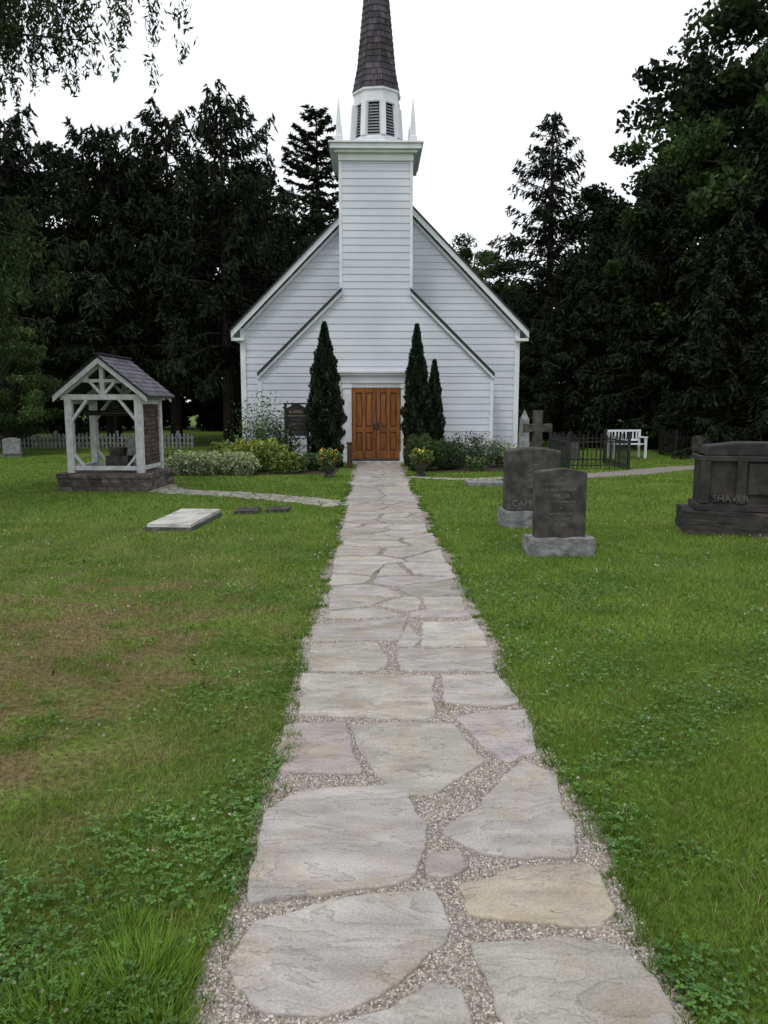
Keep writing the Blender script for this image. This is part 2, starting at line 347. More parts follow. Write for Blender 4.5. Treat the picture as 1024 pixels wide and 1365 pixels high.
_,R1=ribbon('garden_path',sp1,.75,M_pav)
sp2=[(.83,17.2),(2.0,16.6),(3.0,16.9)]
_,R2=ribbon('garden_path',sp2,.5,M_pav)
sp3=[(4.6,17.3),(6.0,18.0),(8.0,19.5),(11,20.6),(15,21)]
_,R3=ribbon('gravel_drive',sp3,1.0,M_gravel)
# ---------------------------------------------------------------- grass
def lawn_keep(x,y):
    k=~((x>PL+.035*np.sin(y*2.3)+.025*np.sin(y*5.9)-.02)&(x<PR+.035*np.sin(y*2.3+2)+.025*np.sin(y*5.9+4)+.02))
    for R,w in((R1,.33),(R2,.22),(R3,.45)):
        for p in R: k&=((x-p.x)**2+(y-p.y)**2)>w*w
    k&=~((y>17.5)&(x>-5.1)&(x<-.45)); k&=~((y>18.4)&(x>.85)&(x<4.1)); k&=~((x>-5.9)&(x<-4)&(y>14.2)&(y<16))
    k&=~((x>-2.88)&(x<-2.2)&(y>9.75)&(y<11.2))
    return k
def dry(x,y):
    core=np.exp(-(((x+2.1)/1.3)**2+((y-4.9)/2.3)**2))+.9*np.exp(-(((x+1.75)/.55)**2+((y-3.3)/.6)**2)); far=.45*np.exp(-(((x+3.6)/2.6)**2+((y-8.6)/2.6)**2))
    nz=wob(x,y,3.1)+.6*wob(x,y,7.3,2.)
    return np.clip((core*1.25+far)*(.62+.95*nz),0,1)*(x<-.25)
def lawn(n,y0,y1,h,w,pw=1.):
    y=y0+(y1-y0)*RNG.random(n)**pw
    x=RNG.uniform(-1,1,n)*(.54*y+.4)+.02*y
    k=lawn_keep(x,y)&(RNG.random(n)>.55*dry(x,y));x=x[k];y=y[k];n=len(x)
    pn=wob(x,y,2.2,1.)+.5*wob(x,y,6.1,3.); d=dry(x,y)
    hh=h*RNG.uniform(.5,1.25,n)*(1+.3*pn)*(1-.5*d); 
    a=RNG.uniform(0,6.283,n); ln=RNG.uniform(.1,1.0,n)*hh*1.1; a2=RNG.uniform(0,6.283,n)
    ww=w*RNG.uniform(.6,1.3,n)
    V=np.zeros((n,3,3))
    V[:,0,0]=x-np.cos(a)*ww/2;V[:,0,1]=y-np.sin(a)*ww/2
    V[:,1,0]=x+np.cos(a)*ww/2;V[:,1,1]=y+np.sin(a)*ww/2
    V[:,2,0]=x+np.cos(a2)*ln;V[:,2,1]=y+np.sin(a2)*ln;V[:,2,2]=hh
    g0=np.array([.135,.245,.028]);g1=np.array([.25,.355,.058]);g2=np.array([.38,.30,.17])
    t=np.clip(.45+.6*pn+RNG.normal(0,.28,n),0,1)[:,None]
    c=g0*(1-t)+g1*t; dd=np.clip(d*1.3*RNG.uniform(.2,1.4,n),0,1)[:,None]*.95; c=c*(1-dd)+g2*dd
    straw=(RNG.random(n)<.06)[:,None]; c=np.where(straw,g2*1.05,c)
    c*=RNG.uniform(.55,1.3,(n,1))
    return V,c
Vs=[];Cs=[]
for a in((230000,1.25,5.0,.036,.0033,.8),(140000,5.0,10.5,.040,.0075,.9),(110000,10.5,24,.045,.017,.8)):
    V,c=lawn(*a); Vs.append(V);Cs.append(c)
def tuft(cx,cy,r,n,h,w,col):
    a=RNG.uniform(0,6.283,n);rd=r*np.sqrt(RNG.random(n)); x=cx+np.cos(a)*rd;y=cy+np.sin(a)*rd
    hh=h*RNG.uniform(.5,1,n)*(1-.4*rd/r); ln=RNG.uniform(.3,1.,n)*hh; a2=a+RNG.normal(0,.7,n); a3=RNG.uniform(0,6.28,n)
    V=np.zeros((n,3,3)); V[:,0,0]=x-np.cos(a3)*w/2;V[:,0,1]=y-np.sin(a3)*w/2;V[:,1,0]=x+np.cos(a3)*w/2;V[:,1,1]=y+np.sin(a3)*w/2
    V[:,2,0]=x+np.cos(a2)*ln;V[:,2,1]=y+np.sin(a2)*ln;V[:,2,2]=hh
    Vs.append(V);Cs.append(np.array(col)*RNG.uniform(.6,1.3,(n,1)))
tuft(-.66,1.95,.17,1300,.11,.005,(.21,.36,.05)); tuft(-.84,1.84,.15,800,.10,.005,(.19,.34,.045)); tuft(-.55,1.78,.1,500,.09,.005,(.20,.34,.045)); tuft(-.75,2.15,.1,350,.08,.005,(.18,.32,.045))
for _ in range(420):
    y=1.4+15*RNG.random()**1.4; s=RNG.integers(0,2); x=(PL-.03 if s==0 else PR+.03)+RNG.normal(0,.026)+edge_w(y,0 if s==0 else 2)
    tuft(x,y,RNG.uniform(.025,.06),40,RNG.uniform(.035,.06),.004+.0006*y,(.14,.24,.035))
for (x,y) in((.36,3.93),(.30,3.86),(.4,3.9),(.05,7.2),(.3,6.9),(-.2,7.1),(-.35,3.85),(.45,6.6),(-.38,3.9),(.1,7.3),(.2,7.15),(-.1,10.2),(.4,9.1)): tuft(x,y,.05,35,.025,.005+.0005*y,(.19,.22,.08))
grass=empty('grass')
V=np.concatenate([v.reshape(-1,3) for v in Vs]); c=np.concatenate(Cs)
me=fast_mesh('lawn_blades',V,3,M_grass,c); link(bpy.data.objects.new('lawn_blades',me),grass)
def rh(C,A,B):
    return np.stack([C-A,C+B,C+A,C-B],axis=1)
n=60000; y=1.3+RNG.random(n)**1.3*7.5; x=RNG.uniform(-1,1,n)*(.54*y+.4); 
k=lawn_keep(x,y)&((wob(x,y,1.6,4.)+.5*wob(x,y,5.,1.)+RNG.normal(0,.25,n))>.12)&(RNG.random(n)>dry(x,y)*1.6); x=x[k];y=y[k];n=len(x)
z=RNG.uniform(.018,.044,n); r=RNG.uniform(.0045,.009,n); a0=RNG.uniform(0,6.28,n); cc=np.array([.115,.225,.06])*RNG.uniform(.6,1.5,(n,1)); Q=[];K=[]
for j in range(3):
    a=a0+j*2.094; A=np.stack([np.cos(a)*r,np.sin(a)*r,RNG.uniform(-.35,.35,n)*r],1); B=np.stack([-np.sin(a)*r*.8,np.cos(a)*r*.8,RNG.uniform(-.3,.3,n)*r],1)
    C=np.stack([x,y,z],1)+A; Q.append(rh(C,A,B));K.append(cc)
n=1100; y=1.5+RNG.random(n)**.9*9; x=RNG.uniform(-1,1,n)*(.56*y); k=lawn_keep(x,y)&(wob(x,y,1.6,4.)+.4*wob(x,y,5.,1.)>.1); x=x[k];y=y[k];n=len(x)
for j in range(5):
    d=RNG.normal(0,1,(n,3));d/=np.linalg.norm(d,axis=1)[:,None]; e=np.cross(d,RNG.normal(0,1,(n,3))); e/=np.linalg.norm(e,axis=1)[:,None]
    sz=(.0045+.0006*y)[:,None]
    Q.append(rh(np.stack([x,y,np.full(n,.047)],1),d*sz,e*sz)); K.append(np.tile([.65,.63,.55],(n,1)))
me=fast_mesh('clover',np.concatenate(Q),4,M_grass,np.concatenate(K)); link(bpy.data.objects.new('clover',me),grass)
n=26; x=RNG.uniform(-3.2,-.6,n); y=RNG.uniform(3,9,n); d=np.stack([RNG.normal(0,1,n),RNG.normal(0,1,n),RNG.normal(0,.3,n)],1); d/=np.linalg.norm(d,axis=1)[:,None]; e=np.cross(d,np.array([0,.3,1.])); 
me=fast_mesh('fallen_leaves',rh(np.stack([x,y,np.full(n,.04)],1),d*.028,e*.018),4,M_grass,np.tile([.13,.06,.028],(n,1))); link(bpy.data.objects.new('fallen_leaves',me))
# ---------------------------------------------------------------- foliage generators
def unit(a): return a/np.maximum(np.linalg.norm(a,axis=-1,keepdims=True),1e-9)
def spruce_mesh(name,seed,H=14,R=3.0,zb=2.0,dens=1.0,hang=.6,leafl=.13,leafw=.03,pw=.8,sp=(.22,.42),lv=(.6,1.2),gap=.08):
    rg=np.random.default_rng(seed); rd=random.Random(seed)
    tr=MB(); tr.tube([(0,0,-.1),(0,0,H*.3),(0.05,0,H*.65),(0,0,H*.99)],[H*.02,H*.015,H*.008,.02],8)
    QA=[];CA=[]
    z=zb
    while z<H-.15:
        f=(z-zb)/(H-zb); prof=(1-f)**pw*(.75+.25*min(1,(f+.05)/.15))
        nb=rd.choice([4,5,6]) if f<.9 else 4; a0=rd.uniform(0,6.28)
        for i in range(nb):
            L=R*prof*rd.uniform(*lv)+.12; az=a0+i*6.283/nb+rd.uniform(-.3,.3)
            if rd.random()<gap: continue
            up=rd.uniform(.05,.3)+f*.35; dr=rd.uniform(.45,.7)*(1-f*.6); tip=.22
            out=np.array([math.cos(az),math.sin(az),0]);sd=np.array([-math.sin(az),math.cos(az),0])
            zz=z+rd.uniform(-.12,.12)
            def P(s): return out*(L*s)[...,None]+np.array([0,0,1])*(zz+L*(up*s-dr*s**1.6+tip*s**4))[...,None]
            ss=np.array([0,.33,.66,1.]); pts=P(ss); tr.tube([tuple(p) for p in pts],[.035*(L/3)+.012,.025*(L/3)+.008,.012,.005],3,cap=False)
            nt=int(max(5,L*15*dens)); s=rg.random(nt)**.7; base=P(s)
            side=np.where(rg.random(nt)<.5,-1,1)[:,None]
            tl=(.16+.30*L/3+hang*.4)*(1.1-s*.55)*rg.uniform(.5,1.2,nt)
            d=unit(sd*side*rg.uniform(.1,1.,(nt,1))+out*rg.uniform(.1,.8,(nt,1))+np.array([0,0,-1])*(hang*rg.uniform(.2,1.8,(nt,1))))
            kk=5; t=rg.random((nt,kk)); C=base[:,None,:]+d[:,None,:]*(t*tl[:,None])[...,None]
            C[...,2]-=(t**2*tl[:,None])*hang*.5
            dd=unit(d[:,None,:]+rg.normal(0,.45,(nt,kk,3))); nn=unit(np.cross(dd,rg.normal(0,1,(nt,kk,3))))
            sc=rg.uniform(.6,1.35,(nt,kk,1))
            QA.append(rh(C.reshape(-1,3),(dd*leafl*sc).reshape(-1,3),(nn*leafw*sc).reshape(-1,3)))
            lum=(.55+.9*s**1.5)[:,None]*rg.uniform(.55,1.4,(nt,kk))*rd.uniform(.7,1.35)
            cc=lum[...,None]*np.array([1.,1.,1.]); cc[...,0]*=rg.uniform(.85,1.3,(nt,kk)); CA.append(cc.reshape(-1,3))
        z+=rd.uniform(*sp)*(1-f*.35)
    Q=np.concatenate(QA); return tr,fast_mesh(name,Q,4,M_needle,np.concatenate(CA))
def decid_mesh(name,seed,H=14,R=4,zb=2.5,nclump=130,nleaf=330,ls=.11,mt=None):
    rg=np.random.default_rng(seed); rd=random.Random(seed)
    tr=MB(); tr.tube([(0,0,-.1),(.1,0,zb),(0,.15,H*.5),(.1,0,H*.85)],[H*.02,H*.016,H*.01,.03],8)
    QA=[];CA=[]
    cz=(H+zb)/2; hz=(H-zb)/2
    for i in range(nclump):
        v=rg.normal(0,1,3);v/=np.linalg.norm(v); r=rg.uniform(.35,1.0)**.6
        sh=1+.22*math.sin(v[0]*5+seed)+.18*math.sin(v[1]*6+v[2]*4+seed*2)
        c=np.array([v[0]*R*r*sh,v[1]*R*r*sh,cz+v[2]*hz*r*(.94+.06*sh)])
        st_=np.array([0,0,max(zb*.8,c[2]-rg.uniform(1.,2.5))]); mid=(st_+c)/2+np.array([0,0,.2])
        if i%2==0: tr.tube([tuple(st_),tuple(mid),tuple(c)],[.07,.04,.012],4,cap=False)
        cr=rg.uniform(.5,1.0)*R*.24
        m=int(nleaf*rg.uniform(.6,1.3)); p=unit(rg.normal(0,1,(m,3)))*(rg.random((m,1))**.45)*cr*np.array([1.15,1.15,.7])
        d=unit(rg.normal(0,1,(m,3))+np.array([0,0,-.4])); e=unit(np.cross(d,rg.normal(0,1,(m,3))*np.array([1,1,.5])+np.array([0,0,.01])))
        s=ls*rg.uniform(.6,1.3,(m,1)); QA.append(rh(c+p,d*s,e*s*.55))
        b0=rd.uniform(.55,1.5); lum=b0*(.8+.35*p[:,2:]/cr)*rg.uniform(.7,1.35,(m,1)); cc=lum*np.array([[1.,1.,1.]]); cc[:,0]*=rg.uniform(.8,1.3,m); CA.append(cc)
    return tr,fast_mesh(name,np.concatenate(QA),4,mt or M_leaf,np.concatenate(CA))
TM={}
def tree(kind,name,x,y,s=1.,rz=0,sz=None):
    if kind not in TM:
        tr,fm=BUILD[kind](); o=tr.finish('trunk_tmp',M_bark,None,smooth=True); TM[kind]=(o.data,fm); bpy.data.objects.remove(o)
    e=empty(name,(x,y,0),rz); e.scale=(s,s,sz or s)
    link(bpy.data.objects.new('trunk',TM[kind][0]),e); link(bpy.data.objects.new('crown',TM[kind][1]),e); return e
M_darkleaf=mat('dark_leaves',(.019,.034,.011),(.009,.017,.007),scale=.6,rough=.7,attr=True,spec=.1)  # darker leaf green for the rear maples and distant treeline
M_lightleaf=mat('light_green_leaves',(.075,.125,.04),(.035,.065,.02),scale=.9,rough=.6,attr=True,transl=.25,spec=.15)  # lighter leaf green for the small maples at far left
BUILD={'s1':lambda:spruce_mesh('sp1',1,12.8,4.0,3.3,1.15,.85,.15,.042,.50,(.36,.62),(.45,1.25),.12),
 's1b':lambda:spruce_mesh('sp1b',21,12.6,3.7,2.6,1.15,.7,.15,.042,.42,(.36,.6),(.4,1.3),.14),
 's2':lambda:spruce_mesh('sp2',2,14.5,3.6,1.6,1.1,.5,.13,.034,.72,(.3,.5),(.5,1.3),.12),
 's3':lambda:spruce_mesh('sp3',3,12,3.7,.9,1.3,.6,.15,.045,.75,(.28,.48)),
 'sp':lambda:spruce_mesh('sp4',4,16,3.3,4,1.5,.12,.17,.04,.55,(.32,.55),(.45,1.25),.1),
 'd1':lambda:decid_mesh('d1',5,14,4,2.2,130,300),'d2':lambda:decid_mesh('d2',6,11,4,1.2,100,300,.11,M_lightleaf),
 'dk':lambda:decid_mesh('dk',15,13,4.4,2.8,110,260,.13,M_darkleaf),'d3':lambda:decid_mesh('d3',9,9,4.5,.3,90,230,.18,M_darkleaf)}
# left group
tree('s1b','spruce_tree',-13.4,30,.96,.4); tree('s1','spruce_tree',-10.3,31,.98,1.2,.94); tree('s1b','spruce_tree',-7.9,31.5,1.0,2.5,1.01)
tree('s1','spruce_tree',-5.5,30.0,.93,4.0,1.0); tree('dk','maple_tree',-11.8,36,.98,.3); tree('dk','maple_tree',-6.6,38,.98,5.); tree('s3','spruce_tree',-15.5,35,1.0,1.); tree('dk','maple_tree',-4.0,39.5,.85,2.)
tree('sp','pine_tree',-2.8,42,1.04,1.); tree('s2','spruce_tree',-4.3,41,.85,3.)
tree('d2','maple_tree',-11.7,25.2,.38,0.); tree('d2','maple_tree',-14.0,27,.55,2.)
# right group
tree('s2','spruce_tree',8.1,36,1.0,.5); tree('d1','maple_tree',5.7,44,.82,.5); tree('dk','maple_tree',11.0,35,.86,2.)
tree('s3','spruce_tree',7.6,30,.62,1.); tree('s3','spruce_tree',10.3,28,.82,3.); tree('d1','maple_tree',12.7,29.5,.9,1.); tree('s3','spruce_tree',13.4,25.5,1.1,4.)
tree('d1','maple_tree',15.6,27,1.3,3.); tree('s3','spruce_tree',11.2,24,.62,0.); tree('s2','spruce_tree',16.2,23.5,1.25,2.)
tree('s3','spruce_tree',14.3,20.5,.85,2.); tree('dk','maple_tree',16.0,33,1.3,5.); tree('s3','spruce_tree',9.2,31.5,.7,.7); tree('s3','spruce_tree',12.4,21.6,.6,5.)
# distant mass
tl=empty('distant_treeline')
tr_,fm_=BUILD['d3'](); o_=tr_.finish('tmp',M_bark); td=o_.data; bpy.data.objects.remove(o_)
for i in range(30):
    e=bpy.data.objects.new('treeline_crown',fm_); e.location=(-46+i*3.2+rr.uniform(-1,1),52+rr.uniform(-4,6)+abs(i-15)*-.3,-.2); s=rr.uniform(.85,1.2); e.scale=(s,s,s*.95); e.rotation_euler=(0,0,rr.uniform(0,6)); link(e,tl)
    e2=bpy.data.objects.new('treeline_trunk',td); e2.location=e.location; e2.scale=e.scale; link(e2,tl)
def weeping():
    e=empty('weeping_spruce_tree',(-8.8,12.4,0))
    tr=MB(); tr.tube([(0,0,-.1),(0,0,5),(.1,0,11),(0,0,17)],[.38,.3,.2,.04],10)
    rg=np.random.default_rng(31);rd=random.Random(31);QA=[];CA=[]
    br=[]
    z=3.6
    while z<11:
        for i in range(6):
            az=rd.uniform(-1.6,1.3); L=rd.uniform(3.0,4.7)*(1-.02*z)
            if z<4.3: L*=.9
            if z>5.3 and -1.1<az<.8: L*=.70
            br.append((az,L,z+rd.uniform(-.2,.2),1.15))
        z+=.46
    br+=[(-.36,6.3,7.2,1.25),(-.42,5.7,7.5,1.1),(-.26,6.2,7.6,1.1),(-.30,6.6,7.4,1.35),(-.34,6.1,7.9,1.3),(-.16,5.0,7.2,.8),(-.56,6.0,7.5,.8)]
    for az,L,z0,hs in br:
        out=np.array([math.cos(az),math.sin(az),0]);sd=np.array([-math.sin(az),math.cos(az),0]); up=.12;dr=rd.uniform(.2,.34)
        def P(s): return out*(L*s)[...,None]+np.array([0,0,1])*(z0+L*(up*s-dr*s**1.7+.08*s**4))[...,None]
        pts=P(np.array([0,.25,.5,.75,1.])); tr.tube([tuple(p) for p in pts],[.06,.045,.03,.02,.006],5,cap=False)
        ns=int(L*8) if L<5 else int(L*6.5); s=.2+.8*rg.random(ns)**.8; base=P(s)+sd*rg.normal(0,.22,(ns,1))*(.3+.7*s[:,None])
        for j in range(ns):
            l=rg.uniform(.3,1.25)*hs*(1.1-.5*s[j]**3); m=int(l*75)+4; t=rg.random(m)**.85; 
            wd=.015+.055*np.sin(np.pi*np.clip(t,0,1))[:,None]*rg.uniform(.5,1.2)
            C=base[j]+np.stack([np.sin(t*3+j)*.05,np.cos(t*2.3+j)*.05,-t*l],1)+rg.normal(0,1,(m,3))*wd
            d=unit(np.stack([rg.normal(0,.5,m),rg.normal(0,.5,m),-np.abs(rg.normal(.7,.4,m))],1)); q=unit(np.cross(d,rg.normal(0,1,(m,3)))); sc=rg.uniform(.5,1.3,(m,1))
            QA.append(rh(C,d*.05*sc,q*.015*sc)); CA.append(rg.uniform(.6,1.5,(m,1))*np.array([[2.2,2.3,1.6]])*rg.uniform(.5,1.4))
    tr.finish('trunk',M_bark,e,smooth=True)
    me=fast_mesh('crown',np.concatenate(QA),4,M_needle,np.concatenate(CA)); link(bpy.data.objects.new('crown',me),e)
weeping()
# ---------------------------------------------------------------- church
ch=empty('white_church'); CX=.14; MXc=.27; Y0=21.5; YM=22.6
def siding(mb,o,u,nrm,z0,z1,fl,fr,step=.19,off=.004):
    o=Vector(o);u=Vector(u);nrm=Vector(nrm); z=z0
    while z<z1-.005:
        zt=min(z+step,z1)
        a,bq=fl(z),fr(z); c,d=fl(zt),fr(zt)
        if bq-a>.02:
            if d-c<.01: c=d=(c+d)/2
            p=lambda s,zz,k:o+u*s+Vector((0,0,zz))+nrm*k
            vs=[p(a,z,off+.018),p(bq,z,off+.018),p(d,zt,off+.002),p(c,zt,off+.002),p(a,z,off),p(bq,z,off)]
            w=random.uniform(.95,1.02)
            mb.add(vs,[(0,1,2,3),(4,5,1,0)],(w,w,w))
        z=zt
wall=MB()
HN=3.2; EN=2.35; SN=.976; zN=EN+SN*(HN-.95)
HMm=3.95; EM=3.78; ZA=7.75; SM=(ZA-EM)/HMm
core=MB()
core.prism([(MXc-HMm,0),(MXc+HMm,0),(MXc+HMm,EM),(MXc,ZA),(MXc-HMm,EM)],YM,37)
core.prism([(CX-HN,0),(CX+HN,0),(CX+HN,EN),(CX+.9,zN),(CX-.9,zN),(CX-HN,EN)],Y0,YM-.002)
core.box(CX-.95,CX+.95,Y0,Y0+1.95,zN-.3,8.3)
core.finish('wall_core',M_white,ch)
sl=lambda z:-HN if z<EN else -max(.95,HN-(z-EN)/SN)
sr=lambda z:-sl(z)
DL,DR,DZ=-.93,.93,2.47
siding(wall,(CX,Y0,0),(1,0,0),(0,-1,0),.12,DZ,sl,lambda z:DL)
siding(wall,(CX,Y0,0),(1,0,0),(0,-1,0),.12,DZ,lambda z:DR,sr)
siding(wall,(CX,Y0,0),(1,0,0),(0,-1,0),DZ,zN,sl,sr)
siding(wall,(CX,Y0,0),(1,0,0),(0,-1,0),zN,8.2,lambda z:-.95,lambda z:.95)
ml=lambda z:-HMm if z<EM else -max(0,HMm-(z-EM)/SM)
siding(wall,(MXc,YM,0),(1,0,0),(0,-1,0),.12,ZA,ml,lambda z:-ml(z))
for sx in(-1,1):
    siding(wall,(CX+sx*.95,Y0,0),(0,1,0),(sx,0,0),zN,8.2,lambda z:0,lambda z:1.95)
    siding(wall,(CX+sx*HN,Y0,0),(0,1,0),(sx,0,0),.12,EN,lambda z:0,lambda z:YM-Y0)
    siding(wall,(MXc+sx*HMm,YM,0),(0,1,0),(sx,0,0),.12,EM,lambda z:0,lambda z:14.4)
wall.finish('clapboard_siding',mat('clapboard_paint',(.61,.65,.715),(.53,.565,.63),scale=.9,rough=.5,attr=True,bump=.1,bscale=50,detail=8),ch)
t=MB()
for sx in(-1,1):
    x=CX+sx*HN; t.box(x-.05,x+.05,Y0-.04,Y0+.07,.0,EN+.02)
    x=MXc+sx*HMm; t.box(x-.075,x+.075,YM-.05,YM+.075,0,EM)
    x=CX+sx*.95; t.box(x-.04,x+.04,Y0-.035,Y0+.06,zN+.05,8.2)
def rake(mb,x0,z0,x1,z1,y0,y1,th,dz):
    mb.add([(x0,y0,z0+dz),(x1,y0,z1+dz),(x1,y0,z1+dz+th),(x0,y0,z0+dz+th),(x0,y1,z0+dz),(x1,y1,z1+dz),(x1,y1,z1+dz+th),(x0,y1,z0+dz+th)],
      [(0,1,2,3),(7,6,5,4),(0,4,5,1),(1,5,6,2),(2,6,7,3),(3,7,4,0)])
rf=MB()
for sx in(-1,1):
    xe=MXc+sx*(HMm+.30); ze=EM-.30*SM
    rake(t,xe,ze,MXc,ZA,YM-.24,YM-.18,.19,.02)
    rake(t,MXc+sx*(HMm-.05),EM+.05*SM,MXc,ZA,YM-.075,YM-.035,.12,-.13)
    rake(t,xe,ze,MXc,ZA,YM-.178,37.2,.05,.10)
    rake(rf,xe+sx*.03,ze-.03*SM,MXc,ZA,YM-.28,37.3,.05,.212)
    t.box(min(xe,xe-sx*.05),max(xe,xe-sx*.05),YM-.17,37.2,ze-.03,ze+.1)
    a,bq=sorted((xe,MXc+sx*(HMm-.06))); t.box(a,bq,YM-.2,YM-.06,ze-.06,ze+.02)
    xe=CX+sx*(HN+.06); ze=EN-.06*SN
    rake(t,xe,ze,CX+sx*.93,zN+.02*SN,Y0-.10,Y0-.03,.10,.0)
    rake(rf,xe,ze,CX+sx*.93,zN+.02*SN,Y0-.13,YM+.0,.085,.103)
t.box(CX-1.0,CX+1.0,Y0-.07,Y0+2.0,8.02,8.2)
t.box(CX-1.10,CX+1.10,Y0-.17,Y0+2.10,8.2,8.27)
t.box(CX-1.20,CX+1.20,Y0-.26,Y0+2.20,8.272,8.40)
t.box(CX-1.25,CX+1.25,Y0-.31,Y0+2.25,8.402,8.45)
for sx in(-1,1):
    x=CX+sx*.80; t.box(x-.12,x+.12,Y0-.09,Y0+.02,.14,2.2); t.box(x-.145,x+.145,Y0-.12,Y0+.02,0.02,.3); t.box(x-.14,x+.14,Y0-.115,Y0+.02,2.06,2.16)
    t.box(x-.075,x+.075,Y0-.105,Y0-.09,.45,1.95)
t.box(CX-.95,CX+.95,Y0-.12,Y0+.02,2.2,2.40); t.box(CX-1.02,CX+1.02,Y0-.2,Y0+.02,2.402,2.47); t.box(CX-1.06,CX+1.06,Y0-.25,Y0+.02,2.472,2.53)
t.box(CX-.68,CX+.68,Y0-.07,Y0-.005,2.08,2.199)
t.finish('trim',M_trim,ch,bevel=.006)
rf.finish('roof',M_roof,ch)
SC=(CX+.03,Y0+.97)
d=MB()
def ring(r,z,n=8,ph=math.pi/8,c=SC): return [(c[0]+r*math.cos(ph+2*math.pi*i/n),c[1]+r*math.sin(ph+2*math.pi*i/n),z) for i in range(n)]
def frus(mb,rs,n=8,ph=math.pi/8,c=SC):
    vs=[];fs=[]
    for r,z in rs: vs+=ring(r,z,n,ph,c)
    for k in range(len(rs)-1):
        for i in range(n): j=(i+1)%n; fs.append((k*n+i,k*n+j,(k+1)*n+j,(k+1)*n+i))
    fs.append(tuple(range((len(rs)-1)*n,len(rs)*n))); mb.add(vs,fs)
R0,R1_=.64/math.cos(math.pi/8),.565/math.cos(math.pi/8)
PH=math.radians(14)
frus(d,[(1.05,8.45),(.86,8.56),(.76,8.66),(.76,8.74),(.70,8.76),(R0,8.80)],ph=PH)
frus(d,[(R1_+.0,9.66),(R1_+.03,9.68),(R1_+.03,9.95),(R1_+.07,9.97),(R1_+.07,10.03)],ph=PH)
a=ring(R0-.02,8.79,ph=PH);bb=ring(R1_-.0,9.69,ph=PH)
for p,q in zip(a,bb): d.beam(p,q,.15,.15,up=(SC[0]-p[0],SC[1]-p[1],0))
d.finish('lantern_frame',M_trim,ch,bevel=.005)
i_=MB(); frus(i_,[(R0-.13,8.78),(R1_-.12,9.7)],ph=PH); i_.finish('lantern_interior',M_inner,ch)
lv=MB()
for f in range(8):
    am=PH+2*math.pi*(f+.5)/8; nd=Vector((math.cos(am),math.sin(am),0)); td_=Vector((-math.sin(am),math.cos(am),0))
    for k in range(11):
        z=8.83+k*.077; r=(R0+(R1_-R0)*(z-8.8)/.88)*math.cos(math.pi/8)-.05; c=Vector((SC[0],SC[1],z))+nd*r
        hw=.155-.003*k
        vs=[c-td_*hw+nd*.025-Vector((0,0,.022)),c+td_*hw+nd*.025-Vector((0,0,.022)),c+td_*hw-nd*.03+Vector((0,0,.03)),c-td_*hw-nd*.03+Vector((0,0,.03))]
        lv.add(vs+[v+Vector((0,0,.012)) for v in vs],[(0,1,2,3),(7,6,5,4),(0,4,5,1),(1,5,6,2),(2,6,7,3),(3,7,4,0)])
lv.finish('louvers',M_louver,ch)
sp=MB(); zs=10.03; ZT=15.8; RB=.60; k=0; cn=.165
while zs<ZT-.1:
    f0=(zs-10.03)/(ZT-10.03); f1=min(1,(zs+cn-10.03)/(ZT-10.03)); flare=.07*max(0,1-f0*9)
    ra=RB*(1-f0)+.022+flare; rb=max(.005,RB*(1-f1)+.002+.07*max(0,1-f1*9)); A=ring(ra,zs,ph=PH);B=ring(rb,zs+cn+.01,ph=PH); I=ring(ra-.03,zs,ph=PH)
    for i in range(8):
        j=(i+1)%8; m=3 if f0<.35 else (2 if f0<.75 else 1); offs=rr.uniform(-.1,.1)
        cuts=[0]+[min(.95,max(.05,(q+ (0.5 if k%2 and m>1 else 0))/m+offs*.3)) for q in range(1,m)]+[1]
        for q in range(len(cuts)-1):
            L=lambda P,s:tuple(P[i][z]*(1-s)+P[j][z]*s for z in range(3))
            w=rr.uniform(.6,1.5); ct=(w*rr.uniform(.95,1.1),w,w*rr.uniform(.95,1.1)); s0,s1=cuts[q]+.012,cuts[q+1]-.012
            sp.add([L(A,s0),L(A,s1),L(B,s1),L(B,s0),L(I,s0),L(I,s1)],[(0,1,2,3),(4,5,1,0)],ct)
    zs+=cn;k+=1
sp.finish('spire_shingles',M_shingle,ch)
cc_=MB(); frus(cc_,[(RB-.02,10.03),(.01,ZT)],ph=PH); cc_.finish('spire_core',M_inner,ch)
pn=MB()
for sx in(-1,1):
    for yy in(Y0-.05,Y0+1.98):
        c=(CX+sx*.98+.0,yy); pn.box(c[0]-.11,c[0]+.11,c[1]-.11,c[1]+.11,8.45,8.60); frus(pn,[(.13,8.6),(.105,8.66),(.085,8.95),(.05,9.3),(.006,9.6)],4,math.pi/4,c)
pn.finish('pinnacles',M_trim,ch)
dr=MB(); dk=MB()
dk.box(CX-.69,CX+.69,Y0-.02,Y0-.004,.10,2.09); dk.finish('door_reveal',M_inner,ch)
for sx in(-1,1):
    x0,x1=(CX-.665,CX-.008) if sx<0 else (CX+.008,CX+.665)
    def cw(): f=rr.uniform(.8,1.2); return (f,f*.97,f*.9)
    dr.box(x0,x1,Y0-.045,Y0-.022,.12,2.07,(.55,.5,.5))
    for a,bq in((x0,x0+.10),(x1-.10,x1),((x0+x1)/2-.045,(x0+x1)/2+.045)): dr.box(a,bq,Y0-.07,Y0-.046,.12,2.07,cw())
    for z0,z1 in((.12,.34),(.86,1.0),(1.94,2.07)):
        for a,bq in((x0+.102,(x0+x1)/2-.047),((x0+x1)/2+.047,x1-.102)): dr.box(a,bq,Y0-.068,Y0-.046,z0,z1,cw())
    for z0,z1 in((.38,.82),(1.04,1.90)):
        for a,bq in((x0+.13,(x0+x1)/2-.075),((x0+x1)/2+.075,x1-.13)): dr.box(a,bq,Y0-.06,Y0-.046,z0,z1,cw())
dr.finish('double_door',M_wood,ch,bevel=.006)
h=MB()
